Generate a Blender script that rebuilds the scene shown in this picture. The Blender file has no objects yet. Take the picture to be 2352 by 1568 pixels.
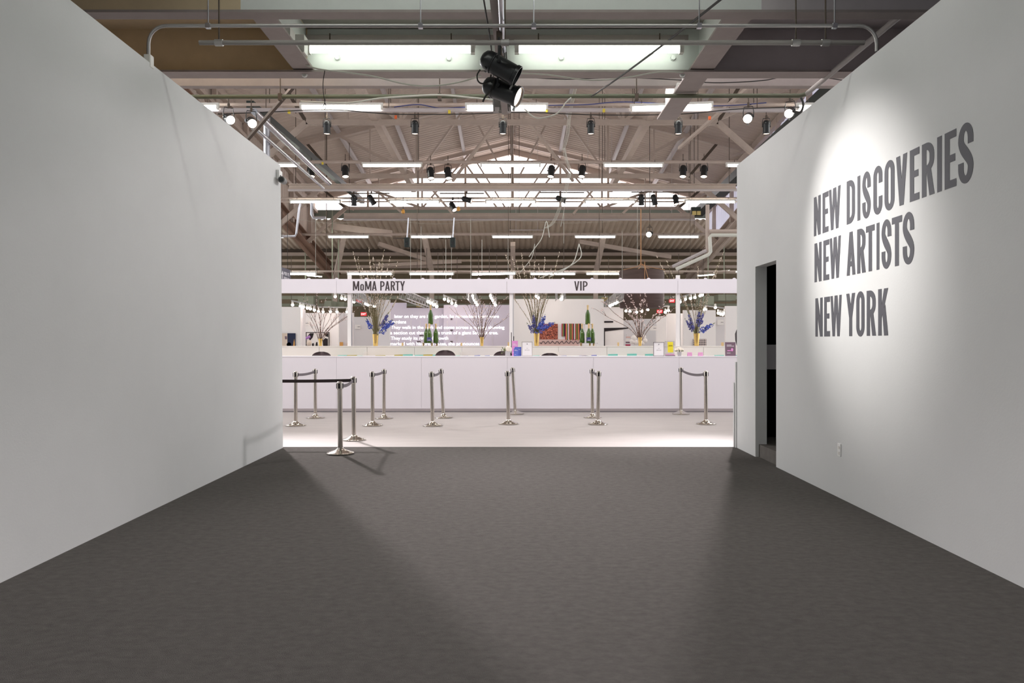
import bpy, math, random
from mathutils import Vector, Matrix
from mathutils.geometry import delaunay_2d_cdt

random.seed(11)
SC = bpy.context.scene
COL = SC.collection
R = math.radians
F, H = 1820.0, 1.52          # focal length in pixels, eye height in metres


def W(px, py, d):
    """point seen at pixel (px, py) standing d metres away"""
    return Vector(((px - 1176) * d / F, d, H + (784 - py) * d / F))


def XX(px, d):
    return (px - 1176) * d / F


def ZZ(py, d):
    return H + (784 - py) * d / F


# ------------------------------------------------------------------ camera
cam = bpy.data.cameras.new('camera')
cam.sensor_width = 36.0
cam.lens = 36.0 * F / 2352.0
cam.clip_end = 300
camo = bpy.data.objects.new('camera', cam)
COL.objects.link(camo)
camo.location = (0, 0, H)
camo.rotation_euler = (R(90), 0, 0)
SC.camera = camo

# ------------------------------------------------------------------ world
world = bpy.data.worlds.new('world')
SC.world = world
world.use_nodes = True
wb = world.node_tree.nodes['Background']
wb.inputs[0].default_value = (0.97, 0.985, 1.0, 1)
wb.inputs[1].default_value = 1.0
# daylight of the surrounding halls; the corridor behind the camera is dimmer
wnt = world.node_tree
wtc = wnt.nodes.new('ShaderNodeTexCoord')
wsp = wnt.nodes.new('ShaderNodeSeparateXYZ')
wmr = wnt.nodes.new('ShaderNodeMapRange')
wmr.inputs[1].default_value = -0.75
wmr.inputs[2].default_value = -0.50
wmr.inputs[3].default_value = 0.5
wmr.inputs[4].default_value = 1.9
wnt.links.new(wtc.outputs['Generated'], wsp.inputs[0])
wnt.links.new(wsp.outputs[1], wmr.inputs[0])
wnt.links.new(wmr.outputs[0], wb.inputs[1])

SC.view_settings.view_transform = 'Standard'
SC.view_settings.look = 'None'
SC.view_settings.exposure = 0.0
SC.view_settings.gamma = 1.0
SC.view_settings.use_curve_mapping = False
SC.cycles.use_denoising = True
SC.cycles.max_bounces = 6
SC.cycles.sample_clamp_indirect = 6.0
SC.cycles.caustics_reflective = False
SC.cycles.caustics_refractive = False

TUBE_HALL = 26.0      # radiance of the hall's fluorescent tubes
TUBE_DECK = 5.5
WINDOW = 5.0
SPOT_FLOOR = 13000.0
SPOT_WALL = 680.0
SPOT_WIDE = 3200.0


# ------------------------------------------------------------------ materials
def lin(c):
    out = []
    for v in c:
        v = v / 255.0
        out.append(v / 12.92 if v <= 0.04045 else ((v + 0.055) / 1.055) ** 2.4)
    return (out[0], out[1], out[2], 1)


MATS = {}


def mat(name, rgb, rough=0.6, metal=0.0, spec=0.3, noise=None, bump=None, emit=None, trans=0.0):
    """noise = (scale, amount[, stretch]); bump = (scale, strength); emit = (rgb, strength)"""
    m = bpy.data.materials.new(name)
    m.use_nodes = True
    nt = m.node_tree
    b = nt.nodes['Principled BSDF']
    b.inputs['Base Color'].default_value = lin(rgb)
    b.inputs['Roughness'].default_value = rough
    b.inputs['Metallic'].default_value = metal
    b.inputs['Specular IOR Level'].default_value = spec
    if trans:
        b.inputs['Transmission Weight'].default_value = trans
    tc = None
    if noise or bump:
        tc = nt.nodes.new('ShaderNodeTexCoord')
    if noise:
        mp = nt.nodes.new('ShaderNodeMapping')
        if len(noise) > 2:
            mp.inputs['Scale'].default_value = noise[2]
        n = nt.nodes.new('ShaderNodeTexNoise')
        n.inputs['Scale'].default_value = noise[0]
        n.inputs['Detail'].default_value = 6
        n.inputs['Roughness'].default_value = 0.65
        mx = nt.nodes.new('ShaderNodeMix')
        mx.data_type = 'RGBA'
        c = lin(rgb)
        a = noise[1]
        mx.inputs[6].default_value = (c[0] * (1 - a), c[1] * (1 - a), c[2] * (1 - a), 1)
        mx.inputs[7].default_value = (min(1, c[0] * (1 + a)), min(1, c[1] * (1 + a)), min(1, c[2] * (1 + a)), 1)
        rp = nt.nodes.new('ShaderNodeMapRange')
        rp.inputs[1].default_value = 0.3
        rp.inputs[2].default_value = 0.7
        nt.links.new(tc.outputs['Object'], mp.inputs[0])
        nt.links.new(mp.outputs[0], n.inputs['Vector'])
        nt.links.new(n.outputs['Fac'], rp.inputs[0])
        nt.links.new(rp.outputs[0], mx.inputs[0])
        nt.links.new(mx.outputs[2], b.inputs['Base Color'])
    if bump:
        n2 = nt.nodes.new('ShaderNodeTexNoise')
        n2.inputs['Scale'].default_value = bump[0]
        n2.inputs['Detail'].default_value = 4
        bp = nt.nodes.new('ShaderNodeBump')
        bp.inputs['Strength'].default_value = bump[1]
        bp.inputs['Distance'].default_value = 0.02
        nt.links.new(tc.outputs['Object'], n2.inputs['Vector'])
        nt.links.new(n2.outputs['Fac'], bp.inputs['Height'])
        nt.links.new(bp.outputs[0], b.inputs['Normal'])
    if emit:
        b.inputs['Emission Color'].default_value = lin(emit[0])
        b.inputs['Emission Strength'].default_value = emit[1]
    MATS[name] = m
    return m


mat('wall_paint', (218, 219, 218), 0.75, spec=0.15, noise=(1.3, 0.02), bump=(60, 0.04))
mat('carpet', (104, 101, 98), 1.0, spec=0.0, noise=(14.0, 0.16, (1, 1.4, 1)), bump=(220, 0.5))
mat('white_floor', (178, 171, 167), 0.55, spec=0.25, noise=(2.2, 0.05, (0.6, 2.5, 1)))
mat('white_laminate', (244, 238, 244), 0.5, spec=0.25)
mat('panel_cream', (236, 229, 223), 0.6, spec=0.2)
mat('sill_green', (120, 128, 120), 0.7)
mat('plinth_grey', (234, 226, 229), 0.6)
mat('booth_white', (247, 242, 240), 0.7, spec=0.1)
mat('booth_grey', (228, 223, 224), 0.7, spec=0.1)
mat('booth_lilac', (216, 208, 222), 0.7, spec=0.1)
mat('lettering_grey', (82, 82, 88), 0.6, spec=0.2)
mat('sign_letter', (80, 72, 74), 0.6, spec=0.2)
mat('deck_left_shade', (214, 196, 164), 0.7, spec=0.1, noise=(2.0, 0.08))  # left bay: its dim warm light is put into this colour
mat('deck_right_shade', (198, 191, 193), 0.7, spec=0.1, noise=(2.0, 0.06))  # right bay: its shade is put into this colour
mat('deck_paint', (150, 146, 140), 0.7, spec=0.1, noise=(2.0, 0.06))
mat('girder_green', (224, 228, 224), 0.6, spec=0.2, noise=(3.0, 0.04))
mat('flange_paint', (158, 149, 145), 0.65, spec=0.15, noise=(4.0, 0.06))
mat('roof_taupe', (198, 184, 174), 0.7, spec=0.1, noise=(0.7, 0.07))
mat('roof_low', (196, 180, 164), 0.7, spec=0.1, noise=(0.7, 0.08))
mat('steel_taupe', (184, 169, 159), 0.65, spec=0.15, noise=(2.0, 0.08))
mat('steel_light', (184, 176, 176), 0.5, spec=0.3)
mat('steel_dark', (92, 82, 74), 0.7, spec=0.1)
mat('rust_steel', (142, 116, 102), 0.75, spec=0.1, noise=(1.2, 0.12))
mat('back_brown', (134, 120, 100), 0.85, spec=0.05, noise=(0.5, 0.12))
mat('back_green', (148, 152, 136), 0.8, spec=0.05, noise=(0.6, 0.12))
mat('galvanised', (190, 190, 196), 0.28, 1.0, noise=(5, 0.06))
mat('conduit', (176, 174, 172), 0.4, 0.6)
mat('pipe_green', (98, 102, 84), 0.55)
mat('pipe_grey', (150, 146, 142), 0.5)
mat('black_metal', (26, 28, 30), 0.35, spec=0.5)
mat('black_matte', (14, 14, 14), 0.9, spec=0.05)
mat('dark_box', (40, 48, 46), 0.5)
mat('cable_white', (206, 206, 196), 0.6)
mat('cable_dark', (48, 46, 44), 0.7)
mat('cable_blue', (70, 78, 130), 0.6)
mat('chrome', (196, 188, 180), 0.2, 1.0)
mat('chrome_base', (205, 200, 192), 0.12, 1.0)
mat('belt_grey', (104, 98, 102), 0.8)
mat('belt_dark', (62, 54, 54), 0.8)
mat('black_plastic', (34, 30, 30), 0.5)
mat('fixture_white', (222, 220, 214), 0.5)
mat('tube_deck', (255, 255, 255), 0.5, emit=((246, 255, 243), TUBE_DECK))
mat('tube_hall', (255, 255, 255), 0.5, emit=((253, 253, 242), TUBE_HALL))
mat('fill_tube_front', (255, 255, 255), 0.5, emit=((255, 246, 246), 68.0))  # for the added row that brightens the counter front
mat('fill_tube_near', (255, 255, 255), 0.5, emit=((250, 255, 248), 22.0))  # for the added pair that brightens the deck
mat('tube_pink', (255, 255, 255), 0.5, emit=((255, 240, 250), TUBE_HALL))
mat('lamp_glow', (255, 255, 255), 0.5, emit=((255, 236, 220), 12.0))
mat('lens_lit', (255, 255, 255), 0.5, emit=((255, 224, 200), 3.0))
mat('lens_off', (60, 60, 64), 0.15)
mat('bulb_small', (255, 255, 255), 0.5, emit=((255, 238, 226), 45.0))
mat('window_glow', (255, 255, 255), 0.5, emit=((255, 250, 253), WINDOW))
mat('clerestory_glow', (214, 214, 230), 0.5, emit=((214, 212, 232), 0.5))
mat('projection_white', (255, 255, 255), 0.5, emit=((255, 255, 255), 1.4))
mat('gold', (234, 198, 122), 0.25, 1.0)
mat('gold_foil', (226, 196, 146), 0.45, 0.4)
mat('twig_brown', (112, 88, 76), 0.8)
mat('twig_green', (122, 112, 80), 0.8)
mat('catkin', (216, 200, 184), 0.9)
mat('blossom', (246, 226, 222), 0.8)
mat('delph_blue', (84, 98, 182), 0.7)
mat('delph_violet', (94, 92, 150), 0.7)
mat('leaf_green', (120, 128, 92), 0.8)
mat('bottle_green', (72, 104, 30), 0.12, spec=0.7)
mat('label_navy', (78, 78, 136), 0.5)
mat('acrylic', (240, 240, 244), 0.05, trans=0.92, spec=0.4)
mat('stool_brown', (96, 82, 84), 0.6)
mat('stool_leg', (120, 116, 116), 0.3, 0.9)
mat('teal_card', (118, 198, 184), 0.7)
mat('olive_card', (178, 162, 56), 0.7)
mat('blue_card', (84, 92, 178), 0.7)
mat('violet_card', (152, 140, 182), 0.7)
mat('pink_card', (226, 160, 206), 0.7)
mat('yellow_card', (240, 222, 60), 0.7)
mat('brochure_blue', (96, 112, 196), 0.6)
mat('brochure_pink', (226, 150, 206), 0.6)
mat('poster_mauve', (122, 100, 112), 0.6)
mat('paper', (242, 238, 238), 0.7)
mat('frame_silver', (176, 166, 158), 0.4, 0.3)
mat('frame_dark', (92, 80, 84), 0.5)
mat('text_grey', (140, 134, 138), 0.7)
mat('pot_grey', (186, 182, 184), 0.6)
mat('hydrangea', (246, 236, 222), 0.9)
mat('sign_slate', (86, 84, 98), 0.6)
mat('sign_white', (232, 230, 236), 0.6)
mat('exit_red', (226, 40, 52), 0.5, emit=((236, 50, 60), 0.6))
mat('exit_white', (250, 240, 240), 0.5, emit=((255, 240, 240), 0.8))
mat('amber_sign', (190, 170, 110), 0.6)
mat('wood_dark', (86, 70, 66), 0.7, noise=(3, 0.2, (0.4, 0.4, 6)))
mat('rope', (196, 150, 112), 0.9)
mat('art_navy', (44, 50, 76), 0.7)
mat('art_cream', (226, 208, 192), 0.8)
mat('art_black', (44, 38, 40), 0.8)
mat('art_white', (244, 238, 234), 0.8)
mat('art_orange', (226, 168, 96), 0.7)
mat('art_blue', (112, 146, 206), 0.7)
mat('art_purple', (176, 128, 196), 0.7)
mat('art_rose', (222, 186, 178), 0.8)
mat('sculpture_grey', (78, 74, 76), 0.5)
mat('step_carpet', (112, 108, 104), 1.0, spec=0, noise=(9, 0.12))
mat('outlet_white', (238, 238, 236), 0.4)
mat('camera_grey', (120, 120, 118), 0.4)
mat('yellow_tag', (222, 200, 70), 0.6)
mat('orange_plug', (214, 100, 54), 0.6)
mat('drop_amber', (206, 150, 70), 0.5)


def leaves_mat():
    """red autumn-leaf photograph: a printed pattern"""
    m = bpy.data.materials.new('art_leaves')
    m.use_nodes = True
    nt = m.node_tree
    b = nt.nodes['Principled BSDF']
    tc = nt.nodes.new('ShaderNodeTexCoord')
    v = nt.nodes.new('ShaderNodeTexVoronoi')
    v.inputs['Scale'].default_value = 38
    cr = nt.nodes.new('ShaderNodeValToRGB')
    cr.color_ramp.elements[0].color = lin((60, 30, 26))
    cr.color_ramp.elements[1].color = lin((214, 130, 104))
    e = cr.color_ramp.elements.new(0.45)
    e.color = lin((150, 70, 52))
    sp = nt.nodes.new('ShaderNodeSeparateColor')
    nt.links.new(tc.outputs['Object'], v.inputs['Vector'])
    nt.links.new(v.outputs['Color'], sp.inputs[0])
    nt.links.new(sp.outputs[0], cr.inputs[0])
    nt.links.new(cr.outputs[0], b.inputs['Base Color'])
    b.inputs['Roughness'].default_value = 0.7
    MATS['art_leaves'] = m


def check_mat():
    m = bpy.data.materials.new('art_check')
    m.use_nodes = True
    nt = m.node_tree
    b = nt.nodes['Principled BSDF']
    tc = nt.nodes.new('ShaderNodeTexCoord')
    mp = nt.nodes.new('ShaderNodeMapping')
    mp.inputs['Rotation'].default_value = (0, R(45), 0)
    c = nt.nodes.new('ShaderNodeTexChecker')
    c.inputs['Scale'].default_value = 22
    c.inputs['Color1'].default_value = lin((70, 60, 60))
    c.inputs['Color2'].default_value = lin((232, 216, 210))
    nt.links.new(tc.outputs['Object'], mp.inputs[0])
    nt.links.new(mp.outputs[0], c.inputs['Vector'])
    nt.links.new(c.outputs[0], b.inputs['Base Color'])
    MATS['art_check'] = m


leaves_mat()
check_mat()


# ------------------------------------------------------------------ mesh builder
def world_loc(o):
    v = Vector((0, 0, 0))
    while o is not None:
        v += o.location
        o = o.parent
    return v


class MB:
    def __init__(self):
        self.v, self.f = [], []

    def add(self, vs, fs):
        n = len(self.v)
        self.v += [Vector(p) for p in vs]
        self.f += [[i + n for i in f] for f in fs]
        return self

    def box(self, a, b):
        x0, y0, z0 = [min(a[i], b[i]) for i in range(3)]
        x1, y1, z1 = [max(a[i], b[i]) for i in range(3)]
        return self.add([(x0, y0, z0), (x1, y0, z0), (x1, y1, z0), (x0, y1, z0),
                         (x0, y0, z1), (x1, y0, z1), (x1, y1, z1), (x0, y1, z1)],
                        [(0, 3, 2, 1), (4, 5, 6, 7), (0, 1, 5, 4), (1, 2, 6, 5), (2, 3, 7, 6), (3, 0, 4, 7)])

    def hexa(self, p):
        """eight corners: bottom loop then top loop"""
        return self.add(p, [(0, 3, 2, 1), (4, 5, 6, 7), (0, 1, 5, 4), (1, 2, 6, 5), (2, 3, 7, 6), (3, 0, 4, 7)])

    def bar(self, p, q, w, h=None):
        p, q = Vector(p), Vector(q)
        h = h or w
        d = (q - p).normalized()
        up = Vector((0, 0, 1)) if abs(d.z) < 0.95 else Vector((0, 1, 0))
        s = d.cross(up).normalized() * w / 2
        u = s.cross(d).normalized() * h / 2
        return self.hexa([p - s - u, p + s - u, q + s - u, q - s - u, p - s + u, p + s + u, q + s + u, q - s + u])

    def ibeam(self, p, q, w, h, t=0.03):
        p, q = Vector(p), Vector(q)
        d = (q - p).normalized()
        up = Vector((0, 0, 1))
        s = d.cross(up).normalized()
        u = s.cross(d).normalized()
        self.bar(p + u * (h / 2 - t / 2), q + u * (h / 2 - t / 2), w, t)
        self.bar(p - u * (h / 2 - t / 2), q - u * (h / 2 - t / 2), w, t)
        return self.bar(p, q, t, h - 2 * t)

    def tube(self, pts, r, n=8, r2=None, caps=True):
        pts = [Vector(p) for p in pts]
        rings = []
        m = len(pts)
        prev = None
        for i, p in enumerate(pts):
            a = pts[max(0, i - 1)]
            b = pts[min(m - 1, i + 1)]
            d = (b - a)
            if d.length < 1e-9:
                d = Vector((0, 0, 1))
            d.normalize()
            if prev is None:
                up = Vector((0, 0, 1)) if abs(d.z) < 0.9 else Vector((1, 0, 0))
                s = d.cross(up).normalized()
            else:
                s = (prev - d * prev.dot(d)).normalized()
            prev = s
            u = d.cross(s)
            rr = r if r2 is None else r + (r2 - r) * i / max(1, m - 1)
            rings.append([p + (s * math.cos(2 * math.pi * k / n) + u * math.sin(2 * math.pi * k / n)) * rr for k in range(n)])
        vs = [p for rg in rings for p in rg]
        fs = []
        for i in range(m - 1):
            for k in range(n):
                a, b = i * n + k, i * n + (k + 1) % n
                fs.append((a, b, b + n, a + n))
        if caps:
            fs.append(tuple(range(n - 1, -1, -1)))
            fs.append(tuple((m - 1) * n + k for k in range(n)))
        return self.add(vs, fs)

    def lathe(self, prof, c=(0, 0, 0), n=20, mtx=None, cap=True):
        c = Vector(c)
        vs, fs = [], []
        for (r, z) in prof:
            for k in range(n):
                a = 2 * math.pi * k / n
                p = Vector((r * math.cos(a), r * math.sin(a), z))
                if mtx is not None:
                    p = mtx @ p
                vs.append(c + p)
        for i in range(len(prof) - 1):
            for k in range(n):
                a, b = i * n + k, i * n + (k + 1) % n
                fs.append((a, b, b + n, a + n))
        if cap:
            fs.append(tuple(range(n - 1, -1, -1)))
            fs.append(tuple((len(prof) - 1) * n + k for k in range(n)))
        return self.add(vs, fs)

    def ball(self, c, r, sz=1.0, n=8, m=5):
        prof = [(r * math.sin(math.pi * i / m) + 1e-5, -r * sz * math.cos(math.pi * i / m)) for i in range(m + 1)]
        return self.lathe(prof, c, n)

    def octa(self, c, r, d=None, l=None):
        c = Vector(c)
        d = Vector(d).normalized() if d is not None else Vector((0, 0, 1))
        l = l or r
        up = Vector((0, 0, 1)) if abs(d.z) < 0.9 else Vector((1, 0, 0))
        s = d.cross(up).normalized() * r
        u = d.cross(s).normalized() * r
        return self.add([c + d * l, c - d * l, c + s, c + u, c - s, c - u],
                        [(0, 2, 3), (0, 3, 4), (0, 4, 5), (0, 5, 2), (1, 3, 2), (1, 4, 3), (1, 5, 4), (1, 2, 5)])

    def prism(self, poly, off):
        n = len(poly)
        off = Vector(off)
        vs = [Vector(p) for p in poly] + [Vector(p) + off for p in poly]
        fs = [tuple(range(n)), tuple(range(2 * n - 1, n - 1, -1))]
        for i in range(n):
            j = (i + 1) % n
            fs.append((j, i, i + n, j + n))
        return self.add(vs, fs)

    def quad(self, a, b, c, d):
        return self.add([a, b, c, d], [(0, 1, 2, 3)])

    def build(self, name, m, parent=None, smooth=False, bevel=None):
        o0 = world_loc(parent) if parent is not None else Vector((0, 0, 0))
        me = bpy.data.meshes.new(name)
        me.from_pydata([tuple(p - o0) for p in self.v], [], self.f)
        me.update()
        if smooth:
            me.shade_smooth()
            me.set_sharp_from_angle(angle=R(40))
        me.materials.append(MATS[m])
        o = bpy.data.objects.new(name, me)
        COL.objects.link(o)
        if parent is not None:
            o.parent = parent
        if bevel:
            b = o.modifiers.new('bevel', 'BEVEL')
            b.width = bevel
            b.segments = 2
            b.limit_method = 'ANGLE'
        return o


def tag(o, label=None, cat=None, group=None, kind=None):
    if label:
        o['label'] = label
    if cat:
        o['category'] = cat
    if group:
        o['group'] = group
    if kind:
        o['kind'] = kind
    return o


def struct(o):
    o['kind'] = 'structure'
    return o


def empty(name, loc, label, cat, group=None, kind=None):
    o = bpy.data.objects.new(name, None)
    o.empty_display_size = 0.1
    COL.objects.link(o)
    o.location = loc
    return tag(o, label, cat, group, kind)


def copy_tree(o, parent=None):
    c = o.copy()
    COL.objects.link(c)
    if parent is not None:
        c.parent = parent
    for ch in list(o.children):
        copy_tree(ch, c)
    return c


def smooth_path(pts, k=6):
    """Catmull-Rom through the points"""
    pts = [Vector(p) for p in pts]
    out = []
    for i in range(len(pts) - 1):
        p0 = pts[max(0, i - 1)]
        p1, p2 = pts[i], pts[i + 1]
        p3 = pts[min(len(pts) - 1, i + 2)]
        for j in range(k):
            t = j / k
            out.append(0.5 * ((2 * p1) + (p2 - p0) * t + (2 * p0 - 5 * p1 + 4 * p2 - p3) * t * t + (3 * p1 - p0 - 3 * p2 + p3) * t ** 3))
    out.append(pts[-1])
    return out


def spot(name, loc, target, energy, angle, blend, size=0.1, col=(1, 1, 1)):
    l = bpy.data.lights.new(name, 'SPOT')
    l.energy = energy
    l.spot_size = R(angle)
    l.spot_blend = blend
    l.shadow_soft_size = size
    l.color = col
    o = bpy.data.objects.new(name, l)
    COL.objects.link(o)
    o.location = loc
    d = Vector(target) - Vector(loc)
    o.rotation_euler = d.to_track_quat('-Z', 'Y').to_euler()
    return o


# ------------------------------------------------------------------ main lights (the lamps they sit in are built below)
L1 = W(530, 285, 22)
L2 = W(1719, 275, 22)
spot('hall_spot', L1 + Vector((0.12, -0.5, -0.35)), (-1.5, 7.6, 0), SPOT_FLOOR, 27, 1.0, 0.25, (1, 0.92, 0.95))
spot('hall_spot', L2 + Vector((-0.12, -0.5, -0.35)), (1.1, 7.8, 0), SPOT_FLOOR, 27, 1.0, 0.25, (1, 0.92, 0.95))
spot('hall_spot_wide', W(577, 280, 22) + Vector((0.12, -0.5, -0.35)), (2.4, 10.5, 2.2), SPOT_WIDE * 0.7, 56, 1.0, 0.5, (1, 0.95, 0.96))
spot('hall_spot_wide', W(1790, 262, 22) + Vector((-0.12, -0.5, -0.35)), (-2.4, 10.5, 1.8), SPOT_WIDE, 56, 1.0, 0.5, (1, 0.95, 0.96))
spot('wall_wash', W(1197, 228, 8.25), W(1972, 560, 7.34), SPOT_WALL, 48, 0.95, 0.10, (1, 0.955, 0.93))


# ================================================================== letters of the wall and of the fascia
S_, H_ = 0.165, 0.135


def ring(Wd, y0, y1, s=S_, h=H_, ry=None, n=8, keep=None):
    """quads of an upright oval ring in the box [0,Wd] x [y0,y1]"""
    rx = Wd / 2
    ry = ry or min(rx * 1.05, (y1 - y0) / 2)
    outer, inner = [], []
    for (cx, cy, a0) in ((rx, y1 - ry, 0), (rx, y1 - ry, 90), (rx, y0 + ry, 180), (rx, y0 + ry, 270)):
        for k in range(n + 1):
            a = R(a0 + 90 * k / n)
            outer.append((cx + rx * math.cos(a), cy + ry * math.sin(a)))
            inner.append((cx + (rx - s) * math.cos(a), cy + max(0.02, ry - h) * math.sin(a)))
    out = []
    N = len(outer)
    for i in range(N):
        j = (i + 1) % N
        q = [outer[i], outer[j], inner[j], inner[i]]
        if keep and not keep(q):
            continue
        if (Vector(outer[i]) - Vector(outer[j])).length < 1e-6:
            continue
        out.append(q)
    return out


def bowl(Wd, y0, y1, s=S_, h=H_, n=7):
    """right half of a D in [0,Wd] x [y0,y1] without the stem"""
    ry = min((y1 - y0) / 2, Wd * 0.55)
    rx = min(Wd * 0.62, Wd - s * 0.9)
    outer = [(s * 0.5, y1)]
    inner = [(s * 0.5, y1 - h)]
    for k in range(n + 1):
        a = R(90 - 90 * k / n)
        outer.append((Wd - rx + rx * math.cos(a), y1 - ry + ry * math.sin(a)))
        inner.append((Wd - rx + (rx - s) * math.cos(a), y1 - ry + max(0.01, ry - h) * math.sin(a)))
    for k in range(n + 1):
        a = R(-90 * k / n)
        outer.append((Wd - rx + rx * math.cos(a), y0 + ry + ry * math.sin(a)))
        inner.append((Wd - rx + (rx - s) * math.cos(a), y0 + ry + max(0.01, ry - h) * math.sin(a)))
    outer.append((s * 0.5, y0))
    inner.append((s * 0.5, y0 + h))
    return [[outer[i], outer[i + 1], inner[i + 1], inner[i]] for i in range(len(outer) - 1)
            if (Vector(outer[i]) - Vector(outer[i + 1])).length > 1e-6]


def rect(x0, y0, x1, y1):
    return [(x0, y0), (x1, y0), (x1, y1), (x0, y1)]


def vee(x0, x1, s=S_):
    m = (x0 + x1) / 2
    return [[(x0, 1), (x0 + s, 1), (m + 0.42 * s, 0), (m - 0.52 * s, 0)],
            [(x1, 1), (x1 - s, 1), (m - 0.42 * s, 0), (m + 0.52 * s, 0)]]


def ribbon(pts, w):
    n = len(pts)
    L, Rr = [], []
    for i in range(n):
        a = Vector(pts[max(0, i - 1)])
        b = Vector(pts[min(n - 1, i + 1)])
        d = (b - a).normalized()
        nn = Vector((-d.y, d.x)) * w[i] / 2
        p = Vector(pts[i])
        L.append(p + nn)
        Rr.append(p - nn)
    return [[tuple(L[i]), tuple(L[i + 1]), tuple(Rr[i + 1]), tuple(Rr[i])] for i in range(n - 1)]


def glyph(c, w, s=S_, h=H_):
    if c == 'I':
        return [rect(0, 0, w, 1)]
    if c == 'N':
        return [rect(0, 0, s, 1), rect(w - s, 0, w, 1), [(0, 1), (s * 1.05, 1), (w, 0), (w - s * 1.05, 0)]]
    if c == 'E':
        return [rect(0, 0, s, 1), rect(0, 0, w, h), rect(0, 1 - h, w, 1), rect(0, 0.45, w * 0.9, 0.45 + h * 0.95)]
    if c == 'T':
        return [rect(0, 1 - h, w, 1), rect(w / 2 - s / 2, 0, w / 2 + s / 2, 1)]
    if c == 'V':
        return vee(0, w, s)
    if c == 'W':
        k = s * 0.86
        return vee(0, w / 2 + k * 0.36, k) + vee(w / 2 - k * 0.36, w, k)
    if c == 'A':
        m = w / 2
        return [[(0, 0), (s, 0), (m + 0.42 * s, 1), (m - 0.52 * s, 1)], [(w, 0), (w - s, 0), (m - 0.42 * s, 1), (m + 0.52 * s, 1)],
                rect(w * 0.2, 0.2, w * 0.8, 0.2 + h * 0.9)]
    if c == 'M':
        m = w / 2
        return [rect(0, 0, s, 1), rect(w - s, 0, w, 1), [(0, 1), (s * 1.2, 1), (m + 0.42 * s, 0.12), (m - 0.5 * s, 0.12)],
                [(w, 1), (w - s * 1.2, 1), (m - 0.42 * s, 0.12), (m + 0.5 * s, 0.12)]]
    if c == 'O':
        return ring(w, -0.015, 1.015, s, h)
    if c == 'o':
        return ring(w, -0.015, 0.70, s * 0.95, h * 0.95)
    if c == 'C':
        return ring(w, -0.015, 1.015, s, h, keep=lambda q: not (sum(p[0] for p in q) / 4 > w / 2 and 0.36 < sum(p[1] for p in q) / 4 < 0.64)) + \
            [rect(w - s, min(w / 2 * 1.05, 0.5) - 0.03, w, 0.36), rect(w - s, 0.64, w, 1.03 - min(w / 2 * 1.05, 0.5))]
    if c == 'D':
        return [rect(0, 0, s, 1)] + bowl(w, 0, 1, s, h)
    if c == 'P':
        return [rect(0, 0, s, 1)] + bowl(w, 0.40, 1, s, h)
    if c == 'R':
        return [rect(0, 0, s, 1)] + bowl(w * 0.97, 0.44, 1, s, h) + [[(w * 0.36, 0.5), (w * 0.36 + s, 0.5), (w, 0), (w - s * 1.1, 0)]]
    if c == 'K':
        return [rect(0, 0, s, 1), [(s * 0.8, 0.30), (s * 0.8, 0.56), (w - s * 1.15, 1), (w, 1)],
                [(s * 1.2, 0.50), (s * 2.0, 0.66), (w, 0), (w - s * 1.15, 0)]]
    if c == 'Y':
        m = w / 2
        return [rect(m - s / 2, 0, m + s / 2, 0.46), [(0, 1), (s * 1.05, 1), (m + s / 2, 0.42), (m - s / 2, 0.42)],
                [(w, 1), (w - s * 1.05, 1), (m - s / 2, 0.42), (m + s / 2, 0.42)]]
    if c == 'S':
        a, yb2, yt2 = s / 2, 0.265, 0.735
        ro, rh = w / 2, 0.28
        out = [rect(w - s, 0.645, w, yt2), rect(0, 0.355, s, yb2)]
        for cy, t0, t1 in ((yt2, 0, 180), (yb2, 0, -180)):
            o_, i_ = [], []
            for k in range(17):
                t = R(t0 + (t1 - t0) * k / 16)
                o_.append((ro + ro * math.cos(t), cy + rh * math.sin(t)))
                i_.append((ro + (ro - s) * math.cos(t), cy + (rh - h) * math.sin(t)))
            out += [[o_[k], o_[k + 1], i_[k + 1], i_[k]] for k in range(16)]
        L, Rr = [], []
        for k in range(17):
            t = k / 16
            e = 3 * t * t - 2 * t * t * t
            y = yt2 + (yb2 - yt2) * t
            x = a + (w - 2 * a) * e
            bow = 0.055 * math.sin(math.pi * t)
            L.append((x - a, y - bow))
            Rr.append((x + a, y + bow))
        out += [[L[k], Rr[k], Rr[k + 1], L[k + 1]] for k in range(16)]
        return out
    return []


def letters(mb, text, place, off, s=S_, h=H_):
    """text = [(char, u0, u1)] along the baseline in metres; place(u, v) -> 3-D; cap = 1 unit handled by place"""
    off = Vector(off)
    for c, u0, u1, cap in text:
        thin = 1.0 if (u1 - u0) / cap > 0.30 or c == 'I' else (u1 - u0) / cap / 0.30
        pts, polys = [], []
        for poly in glyph(c, (u1 - u0) / cap, s * thin, h):
            area = sum(poly[k][0] * poly[(k + 1) % len(poly)][1] - poly[(k + 1) % len(poly)][0] * poly[k][1] for k in range(len(poly)))
            if abs(area) < 1e-6:
                continue
            if area < 0:
                poly = poly[::-1]
            polys.append(list(range(len(pts), len(pts) + len(poly))))
            pts += [Vector((x, y)) for x, y in poly]
        vs, _e, fs, _ov, _oe, of = delaunay_2d_cdt(pts, [], polys, 1, 1e-4)
        fs = [f for f, src in zip(fs, of) if src]
        front = [place(u0 + v.x * cap, v.y * cap) for v in vs]
        front = [Vector(p) + off for p in front]
        n = len(front)
        cnt_ = {}
        for f in fs:
            for k in range(len(f)):
                e = (f[k], f[(k + 1) % len(f)])
                cnt_[tuple(sorted(e))] = cnt_.get(tuple(sorted(e)), []) + [e]
        sides = [(e[0][1], e[0][0], e[0][0] + n, e[0][1] + n) for e in cnt_.values() if len(e) == 1]
        mb.add(front + [p - off for p in front], [tuple(f) for f in fs] + sides)


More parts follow.
